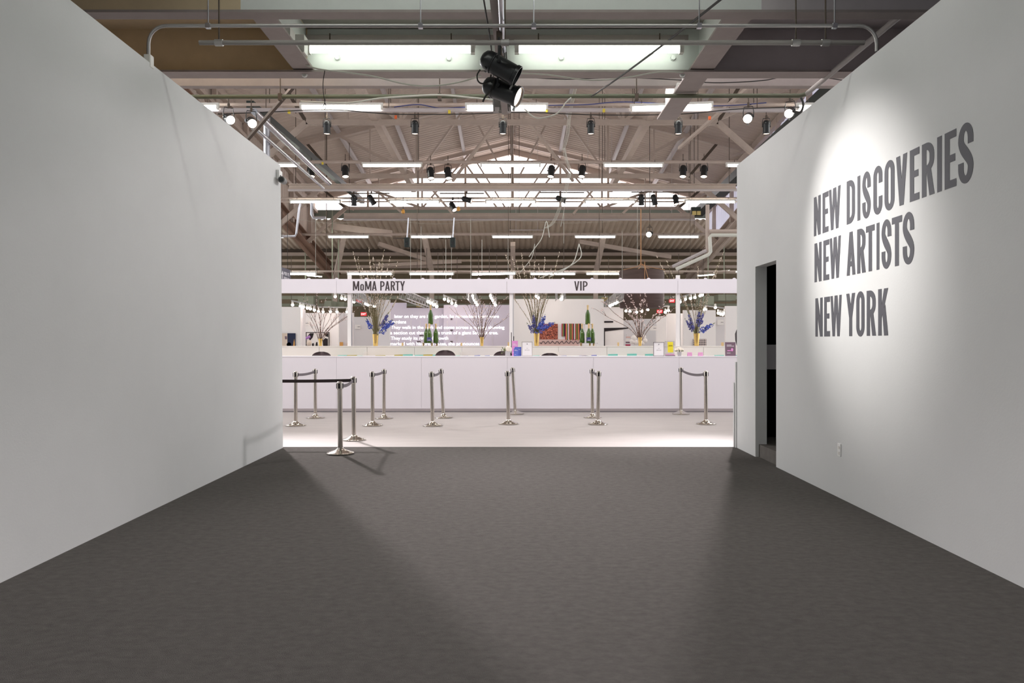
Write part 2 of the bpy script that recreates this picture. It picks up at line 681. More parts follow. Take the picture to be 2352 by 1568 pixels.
def font_text(name, string, m, parent, origin, width=None, height=None, xdir=(1, 0, 0), zdir=(0, 0, 1), weight=0.0, extrude=0.0):
    cu = bpy.data.curves.new(name, 'FONT')
    cu.body = string
    cu.size = 1.0
    cu.offset = weight
    ob = bpy.data.objects.new(name, cu)
    COL.objects.link(ob)
    dg = bpy.context.evaluated_depsgraph_get()
    me0 = bpy.data.meshes.new_from_object(ob.evaluated_get(dg))
    bpy.data.objects.remove(ob)
    vs = [v.co.copy() for v in me0.vertices]
    fs = [list(p.vertices) for p in me0.polygons]
    bpy.data.meshes.remove(me0)
    x0 = min(v.x for v in vs)
    x1 = max(v.x for v in vs)
    sx = (width / (x1 - x0)) if width else height / 0.72
    sy = (height / 0.72) if height else sx
    xd, zd = Vector(xdir), Vector(zdir)
    o = Vector(origin)
    mb = MB()
    mb.add([o + xd * ((v.x - x0) * sx) + zd * (v.y * sy) for v in vs], fs)
    return mb.build(name, m, parent)


# ================================================================== the setting
# left wall: white partition, its inner face runs from near the camera to y = 11.34
def xl(y):
    return -3.177 - 0.00889 * y


def xr(y):
    return 3.111 + 0.0095 * y


WT = 4.04
mb = MB()
ya, yb = -0.6, 11.34
mb.hexa([(xl(ya), ya, 0), (xl(ya) - 0.15, ya, 0), (xl(yb) - 0.15, yb, 0), (xl(yb), yb, 0),
         (xl(ya) - 0.03, ya, WT), (xl(ya) - 0.18, ya, WT), (xl(yb) - 0.18, yb, WT), (xl(yb) - 0.035, yb, WT)])
struct(mb.build('wall_left', 'wall_paint'))

# right wall with the door opening
mb = MB()
DY0, DY1, DTOP, TH = 9.605, 10.45, 2.505, 0.15


def wall_piece(y0, y1, z0, z1):
    mb.hexa([(xr(y0), y0, z0), (xr(y0) + TH, y0, z0), (xr(y1) + TH, y1, z0), (xr(y1), y1, z0),
             (xr(y0), y0, z1), (xr(y0) + TH, y0, z1), (xr(y1) + TH, y1, z1), (xr(y1), y1, z1)])


wall_piece(ya, DY0, 0, WT)
wall_piece(DY0, DY1, DTOP, WT)
wall_piece(DY1, yb, 0, WT)
struct(mb.build('wall_right', 'wall_paint'))

# back room behind the opening: raised floor and black drapes
mb = MB()
mb.box((xr(10) + 0.05, DY0 - 1.5, 0), (5.6, 11.25, 0.165))
mb.build('floor', 'step_carpet')
struct(bpy.data.objects['floor'])
mb = MB()
mb.box((xr(10) + TH, 11.25, 0.0), (5.6, 11.32, WT - 0.03))
mb.box((5.6, 6.5, 0.0), (5.68, 11.32, WT - 0.03))
struct(mb.build('wall_closet', 'black_matte'))
t = empty('shelf', (3.9, 11.05, 1.13), 'pale grey panel crossing the dark doorway at waist height', 'shelf')
MB().box((3.30, 11.10, 1.13), (4.4, 11.24, 1.475)).build('panel', 'booth_grey', t)

# added unseen drapes that block side light from entering under the deck
struct(MB().box((7.5, -3, 0), (7.6, 12.2, 6.25)).build('light_blocker_right', 'black_matte'))
struct(MB().box((-7.6, -3, 0), (-7.5, 12.2, 6.25)).build('light_blocker_left', 'wood_dark'))
# strip at the far end of the right wall
mb = MB()
mb.box((xr(yb) - 0.015, yb, 0), (xr(yb) + 0.16, yb + 0.05, 1.23))
mb.box((xr(yb) - 0.028, yb + 0.05, 0.0), (xr(yb) + 0.16, yb + 0.09, 0.93))
struct(mb.build('trim_1', 'wall_paint'))

# floors
mb = MB()
mb.box((-14, -4, -0.05), (14, 11.43, 0.0))
struct(mb.build('floor', 'carpet'))
mb = MB()
mb.box((-24, 11.43, -0.05), (24, 64, 0.001))
struct(mb.build('floor', 'white_floor'))

# ------------------------------------------------------------------ wall lettering
t = empty('wall_lettering', (xr(8) - 0.002, 8.0, 1.57),
          'large grey three-line lettering about new artists on the spotlit right wall', 'lettering')


def yw(px):
    return 3.111 / ((px - 1176) / F - 0.0095)


LINES = [
    (2.628, 3.037, [('N', 88, 134), ('E', 147, 187), ('W', 190, 269), ('D', 311, 367), ('I', 384, 403), ('S', 417, 474), ('C', 492, 553),
                    ('O', 568, 636), ('V', 647, 722), ('E', 740, 805), ('R', 822, 908), ('I', 926, 957), ('E', 977, 1056), ('S', 1069, 1172)]),
    (2.142, 2.549, [('N', 92, 140), ('E', 152, 192), ('W', 195, 271), ('A', 311, 370), ('R', 382, 440), ('T', 442, 501), ('I', 514, 533),
                    ('S', 548, 614), ('T', 618, 687), ('S', 692, 770)]),
    (1.571, 1.972, [('N', 98, 147), ('E', 158, 197), ('W', 201, 277), ('Y', 308, 368), ('O', 376, 432), ('R', 447, 510), ('K', 525, 593)])]
for zb, zt, ls in LINES:
    mb = MB()
    cap = zt - zb
    txt = []
    for c, a, b in ls:
        u0 = -yw(1840 + a / 2.959)
        u1 = -yw(1840 + b / 2.959)
        txt.append((c, u0, u1, cap))
    letters(mb, txt, lambda u, v: (xr(-u) - 0.0008, -u, zb + v), (-0.0012, 0, 0))
    mb.build('text_line', 'lettering_grey', t)

# wall outlet
oy = 7.70
t = empty('wall_outlet', (xr(oy), oy, 0.45), 'small white outlet plate low on the right wall below the lettering', 'outlet')
MB().box((xr(oy) - 0.008, oy - 0.037, 0.405), (xr(oy) + 0.001, oy + 0.037, 0.53)).build('cover_plate', 'outlet_white', t, bevel=0.003)
for dz in (0.435, 0.49):
    MB().box((xr(oy) - 0.011, oy - 0.016, dz - 0.014), (xr(oy) - 0.007, oy + 0.016, dz + 0.014)).build('socket', 'fixture_white', t)

# security camera at the end of the left wall
cp = W(641, 407, 11.22)
t = empty('security_camera', cp, 'small grey bullet camera bracketed high on the end of the left wall', 'camera')
MB().box((xl(11.2) - 0.04, 11.12, cp.z - 0.04), (xl(11.2) + 0.01, 11.28, cp.z + 0.09)).build('bracket', 'outlet_white', t, bevel=0.01)
mb = MB()
mb.tube([(xl(11.2), 11.2, cp.z + 0.02), (cp.x + 0.03, 11.16, cp.z + 0.0)], 0.015)
mb.build('arm', 'camera_grey', t)
bc = W(646, 412, 11.1)
mb = MB()
mb.lathe([(0.001, 0.17), (0.03, 0.17), (0.045, 0.14), (0.048, 0.0), (0.04, -0.002), (0.001, -0.002)], bc, 16, Matrix.Rotation(R(-90), 3, 'X'))
mb.build('housing', 'camera_grey', t, True)
mb = MB()
mb.lathe([(0.001, -0.002), (0.034, -0.002), (0.034, -0.008), (0.001, -0.008)], bc, 16, Matrix.Rotation(R(-90), 3, 'X'))
mb.build('lens', 'black_metal', t)

# ================================================================== steel deck over the entrance
DK = 6.25
for xa_, xb_, m_ in ((-10, -3.1, 'deck_left_shade'), (-3.1, 2.85, 'deck_paint'), (2.85, 10, 'deck_right_shade')):
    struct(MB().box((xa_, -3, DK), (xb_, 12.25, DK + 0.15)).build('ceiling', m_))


def girder(name, p, q, w, h, m, label, web=None):
    o = MB().ibeam(p, q, w, h, 0.04)
    g = o.build(name, m)
    return tag(g, label, 'beam', None, 'thing')


# transverse girder with the two big lamps
gz = 5.555
t = empty('ceiling_girder', (0, 12.0, gz), 'pale green plate girder behind the two big tube lights at the deck edge', 'beam')
for xa_, xb_, m_ in ((-10, -3.1, 'deck_left_shade'), (-3.1, 2.85, 'girder_green'), (2.85, 10, 'deck_right_shade')):
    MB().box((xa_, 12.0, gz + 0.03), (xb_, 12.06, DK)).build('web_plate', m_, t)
MB().box((-10, 11.86, gz), (10, 12.16, gz + 0.03)).build('bottom_flange', 'flange_paint', t)
for bx, by in ((775, 133), (1031, 134), (1289, 133), (1546, 133), (700, 172), (1567, 172)):
    p = W(bx, by, 11.99)
    MB().lathe([(0.0, 0.03), (0.035, 0.03), (0.045, 0.0)], p, 8, Matrix.Rotation(R(90), 3, 'X')).build('bolt', 'girder_green', t)
MB().box((-3.1, 11.9, ZZ(92, 11.9)), (2.65, 12.0, ZZ(80, 11.9))).build('cable_tray', 'flange_paint', t)
# nearer transverse beam
zb = 5.258
t = empty('ceiling_girder', (0, 9.0, zb), 'grey plate girder closest to the camera across the top of the picture', 'beam')
for xa_, xb_, m_ in ((-10, -3.1, 'deck_left_shade'), (-3.1, 2.85, 'girder_green'), (2.85, 10, 'deck_right_shade')):
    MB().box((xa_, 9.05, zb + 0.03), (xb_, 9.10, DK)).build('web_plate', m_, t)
MB().box((-10, 9.0, zb), (10, 9.20, zb + 0.03)).build('bottom_flange', 'flange_paint', t)
# channel beyond the deck edge
mb = MB()
mb.box((-10, 13.2, ZZ(197, 13.2)), (10, 13.35, ZZ(186, 13.2)))
mb.box((-10, 13.2, ZZ(186, 13.2)), (10, 13.22, ZZ(178, 13.2)))
tag(mb.build('ceiling_channel', 'flange_paint'), 'thin grey steel channel just beyond the deck girder', 'beam')
# longitudinal beams
for s, lab in ((-1, 'grey sloping-looking beam left of the big tube lights under the deck'), (1, 'grey beam right of the big tube lights running out past the deck edge')):
    if s < 0:
        x0, x1, z, yend = -3.28, -2.98, 5.60, 11.95
    else:
        x0, x1, z, yend = 2.67, 3.03, 5.60, 14.6
    t = empty('ceiling_beam', ((x0 + x1) / 2, 5, z), lab, 'beam')
    MB().box((x0, -3, z), (x1, yend, z + 0.03)).build('bottom_flange', 'flange_paint', t)
    xm = (x0 + x1) / 2
    MB().box((xm - 0.02, -3, z + 0.03), (xm + 0.02, yend, DK)).build('web_plate', 'girder_green', t)
    mb = MB()
    ye = yend - 0.9 if s > 0 else yend - 0.6
    mb.box((xm - s * 0.02 - s * 0.16, ye - 0.1, z + 0.03), (xm - s * 0.02, ye + 0.1, z + 0.28))
    mb.box((xm - s * 0.12, ye - 0.6, z + 0.05), (xm - s * 0.02, ye - 0.35, z + 0.2))
    mb.build('junction_box', 'fixture_white', t)
# extra joists in the left bay
mb = MB()
mb.bar((-5.6, -1, 5.9), (-4.6, 9.0, 5.9), 0.12, 0.3)
tag(mb.build('ceiling_joist', 'flange_paint'), 'small joist meeting the near girder at the upper left corner', 'beam')

# ------------------------------------------------------------------ pipes under the deck
cy, cz = 7.2, ZZ(59, 7.2)
xa, xb = XX(341, cy), XX(2014, cy)
pts = [(xa, cy, ZZ(140, cy))] + [(xa + 0.16 - 0.16 * math.cos(a), cy, cz - 0.16 + 0.16 * math.sin(a)) for a in [R(x) for x in range(0, 91, 15)]] + \
      [(xb - 0.16 + 0.16 * math.sin(a), cy, cz - 0.16 + 0.16 * math.cos(a)) for a in [R(x) for x in range(0, 91, 15)]] + [(xb, cy, ZZ(118, cy))]
t = empty('conduit_pipe', (0, cy, cz), 'long thin grey conduit bent down onto both walls beneath the deck', 'pipe')
MB().tube(pts, 0.016, 10).build('pipe', 'conduit', t, True)
MB().box((xa - 0.03, cy - 0.04, WT - 0.04), (xa + 0.035, cy + 0.04, ZZ(127, cy))).build('junction_box', 'fixture_white', t, bevel=0.01)
for hx in (478, 966, 1226, 1606, 1917):
    mb = MB()
    mb.tube([(XX(hx, cy), cy, cz), (XX(hx, cy), cy, DK)], 0.006, 6)
    mb.box((XX(hx, cy) - 0.02, cy - 0.02, cz - 0.025), (XX(hx, cy) + 0.02, cy + 0.02, cz + 0.02))
    mb.build('hanger', 'galvanised', t)
py_, pz_ = 7.9, ZZ(98, 7.9)
t = empty('sprinkler_pipe', (0, py_, pz_), 'thicker grey pipe with collars running across just above the big tube lights', 'pipe')
MB().tube([(XX(458, py_), py_, pz_), (XX(1985, py_), py_, pz_)], 0.024, 10).build('pipe', 'pipe_grey', t, True)
for hx in (503, 1160, 1828, 1896):
    MB().tube([(XX(hx - 9, py_), py_, pz_), (XX(hx + 9, py_), py_, pz_)], 0.034, 12).build('collar', 'conduit', t, True)
    MB().tube([(XX(hx, py_), py_, pz_ + 0.02), (XX(hx, py_), py_, DK)], 0.008, 6).build('hanger', 'steel_dark', t)
# green pipe with the elbow towards the camera
gy, gpz = 13.0, 5.53
pts = [(-6.2, gy, gpz), (4.72, gy, gpz + 0.02), (4.79, gy - 0.04, gpz + 0.03), (4.81, gy - 0.12, gpz + 0.03)]
t = empty('green_pipe', (0, gy, gpz), 'olive green pipe just beyond the deck turning back along the right wall', 'pipe')
MB().tube(pts, 0.034, 10).build('pipe', 'pipe_green', t, True)
MB().tube([(4.81, gy - 0.1, gpz + 0.03), (4.82, 6.5, gpz + 0.03)], 0.04, 10).build('return_pipe', 'pipe_grey', t, True)
for hx in (644, 1010, 1462):
    mb = MB()
    mb.tube([(XX(hx, gy), gy, gpz), (XX(hx, gy), gy, 6.0)], 0.01, 6)
    mb.box((XX(hx, gy) - 0.03, gy - 0.04, gpz - 0.06), (XX(hx, gy) + 0.03, gy + 0.04, gpz + 0.05))
    mb.build('hanger', 'steel_dark', t)

# batten that carries the two big spotlights
bz = 4.78
t = empty('lighting_batten', (-0.18, 8, bz), 'grey bar with conduits coming towards the camera at top centre', 'batten')
MB().bar((-0.22, 4.5, bz), (-0.10, 11.3, bz), 0.09, 0.05).build('bar', 'flange_paint', t)
MB().tube([(-0.12, 4.5, bz - 0.05), (-0.10, 8.6, bz - 0.05), (-0.09, 8.65, bz - 0.1)], 0.028, 10).build('pipe', 'galvanised', t, True)
mb = MB()
for dx in (-0.15, 0.05, 0.08):
    mb.tube(smooth_path([(-0.18 + dx, 4.5, bz - 0.02), (-0.16 + dx * 0.8, 7, bz - 0.04), (-0.12 + dx * 0.7, 9, bz - 0.02), (-0.1 + dx, 11.2, bz)], 4), 0.008, 6)
mb.build('cable', 'cable_dark', t, True)
MB().tube([(-0.13, 8.3, bz + 0.02), (-0.13, 8.3, DK)], 0.012, 6).build('hanger', 'steel_dark', t)
MB().tube([(-0.16, 10.6, bz + 0.02), (-0.16, 10.6, DK)], 0.012, 6).build('hanger', 'steel_dark', t)
p = W(1155, 255, 11.6)
MB().box((p.x - 0.14, 11.3, p.z - 0.03), (p.x + 0.12, 11.6, p.z + 0.10)).build('junction_box', 'pipe_grey', t)
MB().tube([(p.x, 11.4, p.z + 0.1), (p.x - 0.03, 11.25, bz)], 0.03, 8).build('drop_pipe', 'pipe_grey', t)

# ================================================================== cables
def cable(name, pix, d, r, m, label, k=6):
    pts = []
    for q in pix:
        dd = q[2] if len(q) > 2 else d
        pts.append(W(q[0], q[1], dd))
    o = MB().tube(smooth_path(pts, k), r, 6).build(name, m, None, True)
    return tag(o, label, 'cable')


cable('cable', [(694, 145), (730, 158), (800, 167), (860, 176), (930, 193), (985, 198), (1050, 190), (1105, 174)], 11.7, 0.012, 'cable_white',
      'white cable sagging below the left big tube light')
cable('cable', [(1185, 168), (1260, 172), (1330, 182), (1380, 184), (1440, 178), (1510, 166), (1570, 166)], 11.7, 0.010, 'cable_white',
      'pale cable looping below the right big tube light')
cable('cable', [(1190, 176), (1300, 182), (1420, 178), (1550, 183), (1640, 190), (1750, 185), (1830, 172), (1935, 184)], 12.6, 0.008, 'cable_dark',
      'thin dark cable strung along the deck edge on the right')
cable('cable', [(1664, -8, 7.0), (1520, 105, 9.0), (1430, 172, 11), (1358, 222, 13)], 10, 0.012, 'cable_dark',
      'dark cable slanting across the right big tube light')
cable('cable', [(690, 233), (800, 236), (870, 226), (940, 221), (1010, 218), (1080, 224), (1150, 231)], 12.8, 0.014, 'cable_white',
      'white cable resting along the olive green pipe')
cable('cable', [(1205, 250), (1225, 268), (1245, 271), (1280, 260), (1300, 235), (1312, 224)], 12.8, 0.011, 'cable_white',
      'pale cable looped below the olive pipe right of centre')
cable('cable', [(746, 162), (742, 190), (743, 215), (746, 236), (741, 246), (746, 250), (749, 244), (746, 236)], 11.7, 0.006, 'cable_dark',
      'thin wire hanging from the deck with a loop at its end')
cable('cable', [(500, 262), (600, 258), (760, 252), (900, 262), (1060, 262), (1200, 258), (1380, 264), (1560, 262), (1700, 250), (1840, 246)], 23.7, 0.014, 'cable_dark',
      'bundle of dark cable sagging along the first row of hall lights')
cable('cable', [(905, 246), (960, 240), (1010, 248), (1075, 246), (1260, 242), (1350, 240), (1440, 234), (1640, 243), (1760, 236)], 24.2, 0.016, 'cable_blue',
      'blue cable running behind the first row of hall lights')
cable('cable', [(1330, 560), (1318, 600), (1295, 620), (1262, 636)], 24, 0.016, 'cable_white', 'white cable drooping towards the flowers behind the sign')
cable('cable', [(1330, 560), (1334, 590), (1300, 615), (1240, 638)], 24.3, 0.016, 'cable_white', 'second white cable beside the one drooping behind the sign')
cable('cable', [(1262, 545), (1255, 508), (1245, 545), (1228, 570), (1215, 590)], 24.6, 0.014, 'cable_white', 'pale cable looped in mid air right of the hall centre')
cable('cable', [(1820, 255), (1838, 258), (1845, 240), (1838, 220)], 20, 0.03, 'cable_dark', 'short dark strap hanging beside the right wall lamp')

# ================================================================== big hall roof
YG = 52.0


def roof_z(x, y):
    return 14.06 - 0.24 * abs(x) - 0.095 * (y - YG)


XE = 12.9
for s, nm in ((-1, 'left'), (1, 'right')):
    mb = MB()
    vs, fs = [], []
    n = 0
    step = 0.33 / 4
    y = 13.6
    cnt = int((YG - 13.6) / step)
    for i in range(cnt + 1):
        yy = 13.6 + i * step
        dz = (0, 0.05, 0.05, 0)[i % 4]
        vs += [(0, yy, roof_z(0, yy) + dz), (s * XE, yy, roof_z(XE, yy) + dz)]
    for i in range(cnt):
        fs.append((2 * i, 2 * i + 1, 2 * i + 3, 2 * i + 2))
    mb.add(vs, fs)
    struct(mb.build('roof', 'roof_taupe'))
# lower roof falling away behind the gable
mb = MB()
vs, fs = [], []
xs = [-22 + 0.1 * i for i in range(441)]
for i, x in enumerate(xs):
    dz = (0, 0.06, 0.06, 0)[i % 4]
    y0 = YG if abs(x) < XE + 0.2 else 38
    vs += [(x, y0, 9.5 - 0.18 * (y0 - YG) + dz), (x, 58.8, 9.5 - 0.18 * (58.8 - YG) + dz)]
for i in range(len(xs) - 1):
    fs.append((2 * i, 2 * i + 1, 2 * i + 3, 2 * i + 2))
mb.add(vs, fs)
struct(mb.build('roof', 'roof_low'))
# flat roof of the far shed and its back wall
mb = MB()
mb.box((-22, 58.5, 8.0), (22, 58.8, 8.35))
mb.box((-22, 58.8, 8.35), (22, 63, 8.5))
struct(mb.build('ceiling', 'steel_dark'))
mb = MB()
mb.box((-24, 62.5, 0), (24, 63, 9))
struct(mb.build('wall_back', 'back_brown'))
# far beams
for i, (py, hh, m, dd, lab) in enumerate(((583, 7, 'steel_taupe', 58, 'topmost long brown beam in the far shed'), (598, 5, 'roof_low', 57, 'brown beam second from top in the far shed'),
                                  (612, 6, 'steel_taupe', 56, 'brown beam just above the lowest row of tube lights'), (626, 4, 'roof_low', 60, 'thin brown beam level with the lowest row of tube lights'),
                                  (683, 8, 'back_green', 56, 'greenish beam just below the long fascia sign'), (700, 6, 'back_green', 57, 'lowest greenish beam above the booth walls'))):
    z = ZZ(py, dd)
    mb = MB()
    mb.box((-21, dd, z - hh * dd / F / 2), (21, dd + 0.3, z + hh * dd / F / 2))
    tag(mb.build('far_beam', m), lab, 'beam')
# pale duct boxes high under the far ceiling, either side
for (x0, x1, y0, y1, lab) in ((684, 720, 680, 700, 'boxy greenish duct above the leftmost booth'), (745, 760, 690, 704, 'small greenish duct box above the leftmost vase'),
                              (760, 790, 693, 706, 'greenish duct box left of the leftmost white post'), (1612, 1640, 680, 700, 'boxy greenish duct above the rightmost vase'),
                              (1650, 1690, 676, 690, 'pale duct box below the sign at far right')):
    dk = 44 + 1.5 * (x0 % 7)
    a = W(x0, y1, dk)
    mb = MB()
    mb.box((a.x, dk, a.z), (XX(x1, dk), dk + 1.5, ZZ(y0, dk)))
    mb.box((a.x + 0.4, dk + 0.2, ZZ(y0, dk) - 0.02), (a.x + 0.46, dk + 0.26, 9.6 if dk < 50 else 8.0))
    tag(mb.build('duct_box', 'back_green'), lab, 'duct')

# ------------------------------------------------------------------ gable window
t = empty('window_1', (0, YG, 10.1), 'bright white gable window filling the far end of the hall', 'window', None, 'structure')
zb_, za_ = ZZ(483, YG), ZZ(352, YG)
hw = (za_ - zb_) / 0.24
mb = MB()
mb.add([(-hw, YG + 0.15, zb_), (hw, YG + 0.15, zb_), (0, YG + 0.15, za_)], [(0, 1, 2)])
mb.build('glass', 'window_glow', t)
for px in (741, 790, 845, 903, 960, 1014, 1069, 1124, 1178, 1232, 1287, 1342, 1397, 1452, 1507, 1562, 1611):
    x = XX(px, YG)
    big = px in (845, 960, 1069, 1178, 1287, 1397, 1507)
    w = 0.07 if big else 0.03
    if not big:
        continue
    MB().box((x - w, YG - 0.05, zb_), (x + w, YG + 0.1, za_ - abs(x) * 0.24)).build('mullion', 'steel_taupe', t)
for py, hh in ((405, 0.10), (421, 0.03), (455, 0.04), (463, 0.03)):
    z = ZZ(py, YG)
    x = (za_ - z) / 0.24
    MB().box((-x, YG - 0.05, z - hh), (x, YG + 0.08, z + hh)).build('mullion', 'steel_taupe', t)
mb = MB()
for s in (-1, 1):
    mb.bar((0, YG - 0.1, roof_z(0, YG) - 0.14), (s * XE, YG - 0.1, roof_z(XE, YG) - 0.14), 0.3, 0.34)
mb.build('frame', 'steel_taupe', t)
MB().box((-XE, YG - 0.2, ZZ(501, YG)), (XE, YG + 0.1, zb_)).build('sill', 'sill_green', t)

# ------------------------------------------------------------------ clerestory sides
def beam_z(y):
    return 8.8 - 0.177 * (y - 44)


for s, lab in ((1, 'window_2'), (-1, 'window_3')):
    t = empty(lab, (s * XE, 40, 10), 'translucent side glazing under the roof edge', 'window', None, 'structure')
    mb = MB()
    vs, fs = [], []
    n = 300
    for i in range(n + 1):
        y = 20 + (YG - 20) * i / n
        dx = (0, 0.05, 0.05, 0)[i % 4] * s
        vs += [(s * XE + dx, y, beam_z(y) + 0.3), (s * XE + dx, y, roof_z(XE, y) - 0.05)]
    for i in range(n):
        fs.append((2 * i, 2 * i + 2, 2 * i + 3, 2 * i + 1))
    mb.add(vs, fs)
    mb.build('glazing', 'clerestory_glow' if s > 0 else 'roof_taupe', t)
    for y in (26, 30, 34, 38, 42, 46, 50):
        mb = MB()
        mb.bar((s * (XE - 0.15), y, beam_z(y)), (s * (XE - 0.15), y, roof_z(XE, y)), 0.2, 0.2)
        mb.build('mullion', 'steel_taupe', t)
    mb = MB()
    for dz, w in ((-0.15, 0.35), (-1.0, 0.18)):
        mb.bar((s * (XE - 0.1), 20, roof_z(XE, 20) + dz), (s * (XE - 0.1), YG, roof_z(XE, YG) + dz), 0.25, w)
    mb.build('frame', 'steel_taupe', t)
    # heavy valley beam below it
    mb = MB()
    mb.ibeam((s * XE, 30, beam_z(30)), (s * XE, 58.6, beam_z(58.6)), 0.55, 0.6, 0.06)
    mb.bar((s * (XE + 0.2), 30, beam_z(30) - 0.2), (s * (XE + 0.2), 58.6, beam_z(58.6) - 0.2), 0.2, 0.5)
    tag(mb.build('valley_beam', 'rust_steel' if s < 0 else 'steel_taupe'),
        'heavy rust-brown slanting beam at the left of the hall above the sign' if s < 0 else 'heavy slanting beam at the right of the hall above the sign', 'beam')

# ------------------------------------------------------------------ purlins and longitudinal beams
names = {-9.2: 'pale roof purlin farthest left of the ridge', -6.24: 'pale roof purlin second left of the ridge', -3.0: 'pale roof purlin nearest left of the ridge',
         3.0: 'pale roof purlin nearest right of the ridge', 6.24: 'pale roof purlin second right of the ridge', 9.2: 'pale roof purlin farthest right of the ridge',
         0.0: 'pale ridge purlin above the peak of the gable window'}
for x, lab in names.items():
    mb = MB()
    mb.bar((x, 14, roof_z(x, 14) - 0.18), (x, YG, roof_z(x, YG) - 0.18), 0.16, 0.22)
    tag(mb.build('roof_purlin', 'steel_light'), lab, 'purlin', 'roof purlins of the hall')
for x, lab in ((-5.7, 'long taupe brace beam left of centre under the hall roof'), (5.7, 'long taupe brace beam right of centre under the hall roof')):
    mb = MB()
    mb.bar((x, 16, 11.5), (x, 46, 10.35), 0.28, 0.34)
    tag(mb.build('roof_brace', 'steel_taupe'), lab, 'beam')


# ------------------------------------------------------------------ trusses
def truss(y, ztie, half, label, wlight=0.16):
    t = empty('roof_truss', (0, y, ztie), label, 'truss', 'trusses under the hall roof')
    mb = MB()
    mb.bar((-half, y, ztie), (half, y, ztie), 0.2, wlight + 0.06)
    mb.build('tie_beam', 'steel_taupe', t)
    for s in (-1, 1):
        zt = roof_z(0, y) - 0.35
        MB().bar((0, y, zt), (s * XE, y, zt - 0.24 * XE), 0.18, 0.22).build('rafter', 'steel_taupe', t)
        MB().bar((s * half, y, ztie), (s * (XE - 0.1), y, ztie - 0.86 * (XE - half)), 0.2, 0.22).build('knee_brace', 'steel_taupe', t)
        MB().bar((s * half, y, ztie), (s * (half + 1.5), y, zt - 0.24 * (half + 1.5)), 0.14, 0.14).build('web_member', 'steel_dark', t)
        n1 = half * 0.54
        for (a, b, w) in (((n1, ztie), (half * 0.98, zt - 0.24 * half * 0.98), 0.14), ((n1, ztie), (half * 0.25, zt - 0.24 * half * 0.25), 0.1),
                          ((n1, ztie), (n1, zt - 0.24 * n1), 0.12), ((0.4, ztie), (half * 0.25, zt - 0.06 * half), 0.09),
                          ((half * 0.8, ztie), (half * 0.8, zt - 0.24 * half * 0.8), 0.08)):
            MB().bar((s * a[0], y, a[1]), (s * b[0], y, b[1]), w, w).build('web_member', 'steel_taupe', t)
        MB().bar((s * (half * 0.95), y, ztie - 0.1), (s * (XE - 0.4), y, zt - 0.24 * (XE - 0.4)), 0.12, 0.12).build('web_member', 'steel_taupe', t)
    MB().bar((0, y, ztie), (0, y, roof_z(0, y) - 0.35), 0.12, 0.12).build('web_member', 'steel_taupe', t)
    return t


truss(33, ZZ(281, 33), 8.56, 'nearest hall roof truss with its tie just below the first row of spotlights', 0.14)
truss(42, ZZ(404, 42), 9.4, 'middle hall roof truss whose tie crosses the gable window', 0.16)
truss(49.5, ZZ(478, 49.5), 10.4, 'farthest hall roof truss low against the gable window', 0.12)
# dark tie rods seen against roof and window
for i, (a, b, d1, d2, r, lab) in enumerate((
        ((1139, 283), (1040, 415), 36, 40, 0.06, 'slanting rod left of centre below the nearest truss'),
        ((1218, 283), (1316, 415), 36, 40, 0.06, 'slanting rod right of centre below the nearest truss'),
        ((862, 436), (925, 490), 43.5, 43.5, 0.06, 'leftmost slanting rod across the gable window'),
        ((988, 430), (1040, 492), 43.5, 43.5, 0.06, 'slanting rod across the window above the second bottle stack'),
        ((1367, 430), (1316, 492), 43.5, 43.5, 0.06, 'slanting rod right of centre across the gable window'),
        ((1490, 436), (1430, 490), 43.5, 43.5, 0.06, 'rightmost slanting rod across the gable window'),
        ((1072, 380), (1140, 475), 43.5, 43.5, 0.05, 'rod slanting down toward the centre left of the window peak'),
        ((1284, 380), (1214, 475), 43.5, 43.5, 0.05, 'rod slanting down toward the centre right of the window peak'),
        ((1880, 60), (1560, 340), 20, 30, 0.05, 'pale rod rising to the right above the right wall'),
        ((690, 180), (560, 330), 13.5, 17, 0.03, 'thin strut slanting from the channel behind the left wall lamps'),
        ((870, 560), (990, 600), 54, 56, 0.14, 'brown brace under the lower roof left of centre'),
        ((1330, 555), (1540, 590), 54, 56, 0.14, 'brown brace under the lower roof right of centre'),
        ((1060, 600), (860, 610), 55, 55, 0.12, 'long brown brace low in the far shed at left'),
        ((760, 520), (900, 537), 50, 50, 0.2, 'taupe strut at the foot of the gable window at left'))):
    o = MB().bar(W(a[0], a[1], d1), W(b[0], b[1], d2), r * 2, r * 2).build('brace_rod', 'steel_dark' if i == 9 else 'steel_taupe')
    tag(o, lab, 'brace')
# columns slanting in the lower hall
for i, (a, b, lab) in enumerate((((975, 545), (992, 625), 'brown slanting column left of the hall centre'), ((1386, 545), (1368, 628), 'brown slanting column right of the hall centre'),
                                 ((790, 540), (770, 640), 'brown column beside the rust-brown beam'), ((1178, 560), (1178, 640), 'brown column in the middle of the far shed'))):
    pa, pb = W(a[0], a[1], 50), W(b[0], b[1], 54)
    o = MB().bar(pa, pb, 0.3, 0.3).bar(pb + Vector((0, 0, 0.1)), (pb.x, pb.y, 0), 0.3, 0.3).build('hall_column', 'steel_taupe')
    tag(o, lab, 'column', None, 'thing')

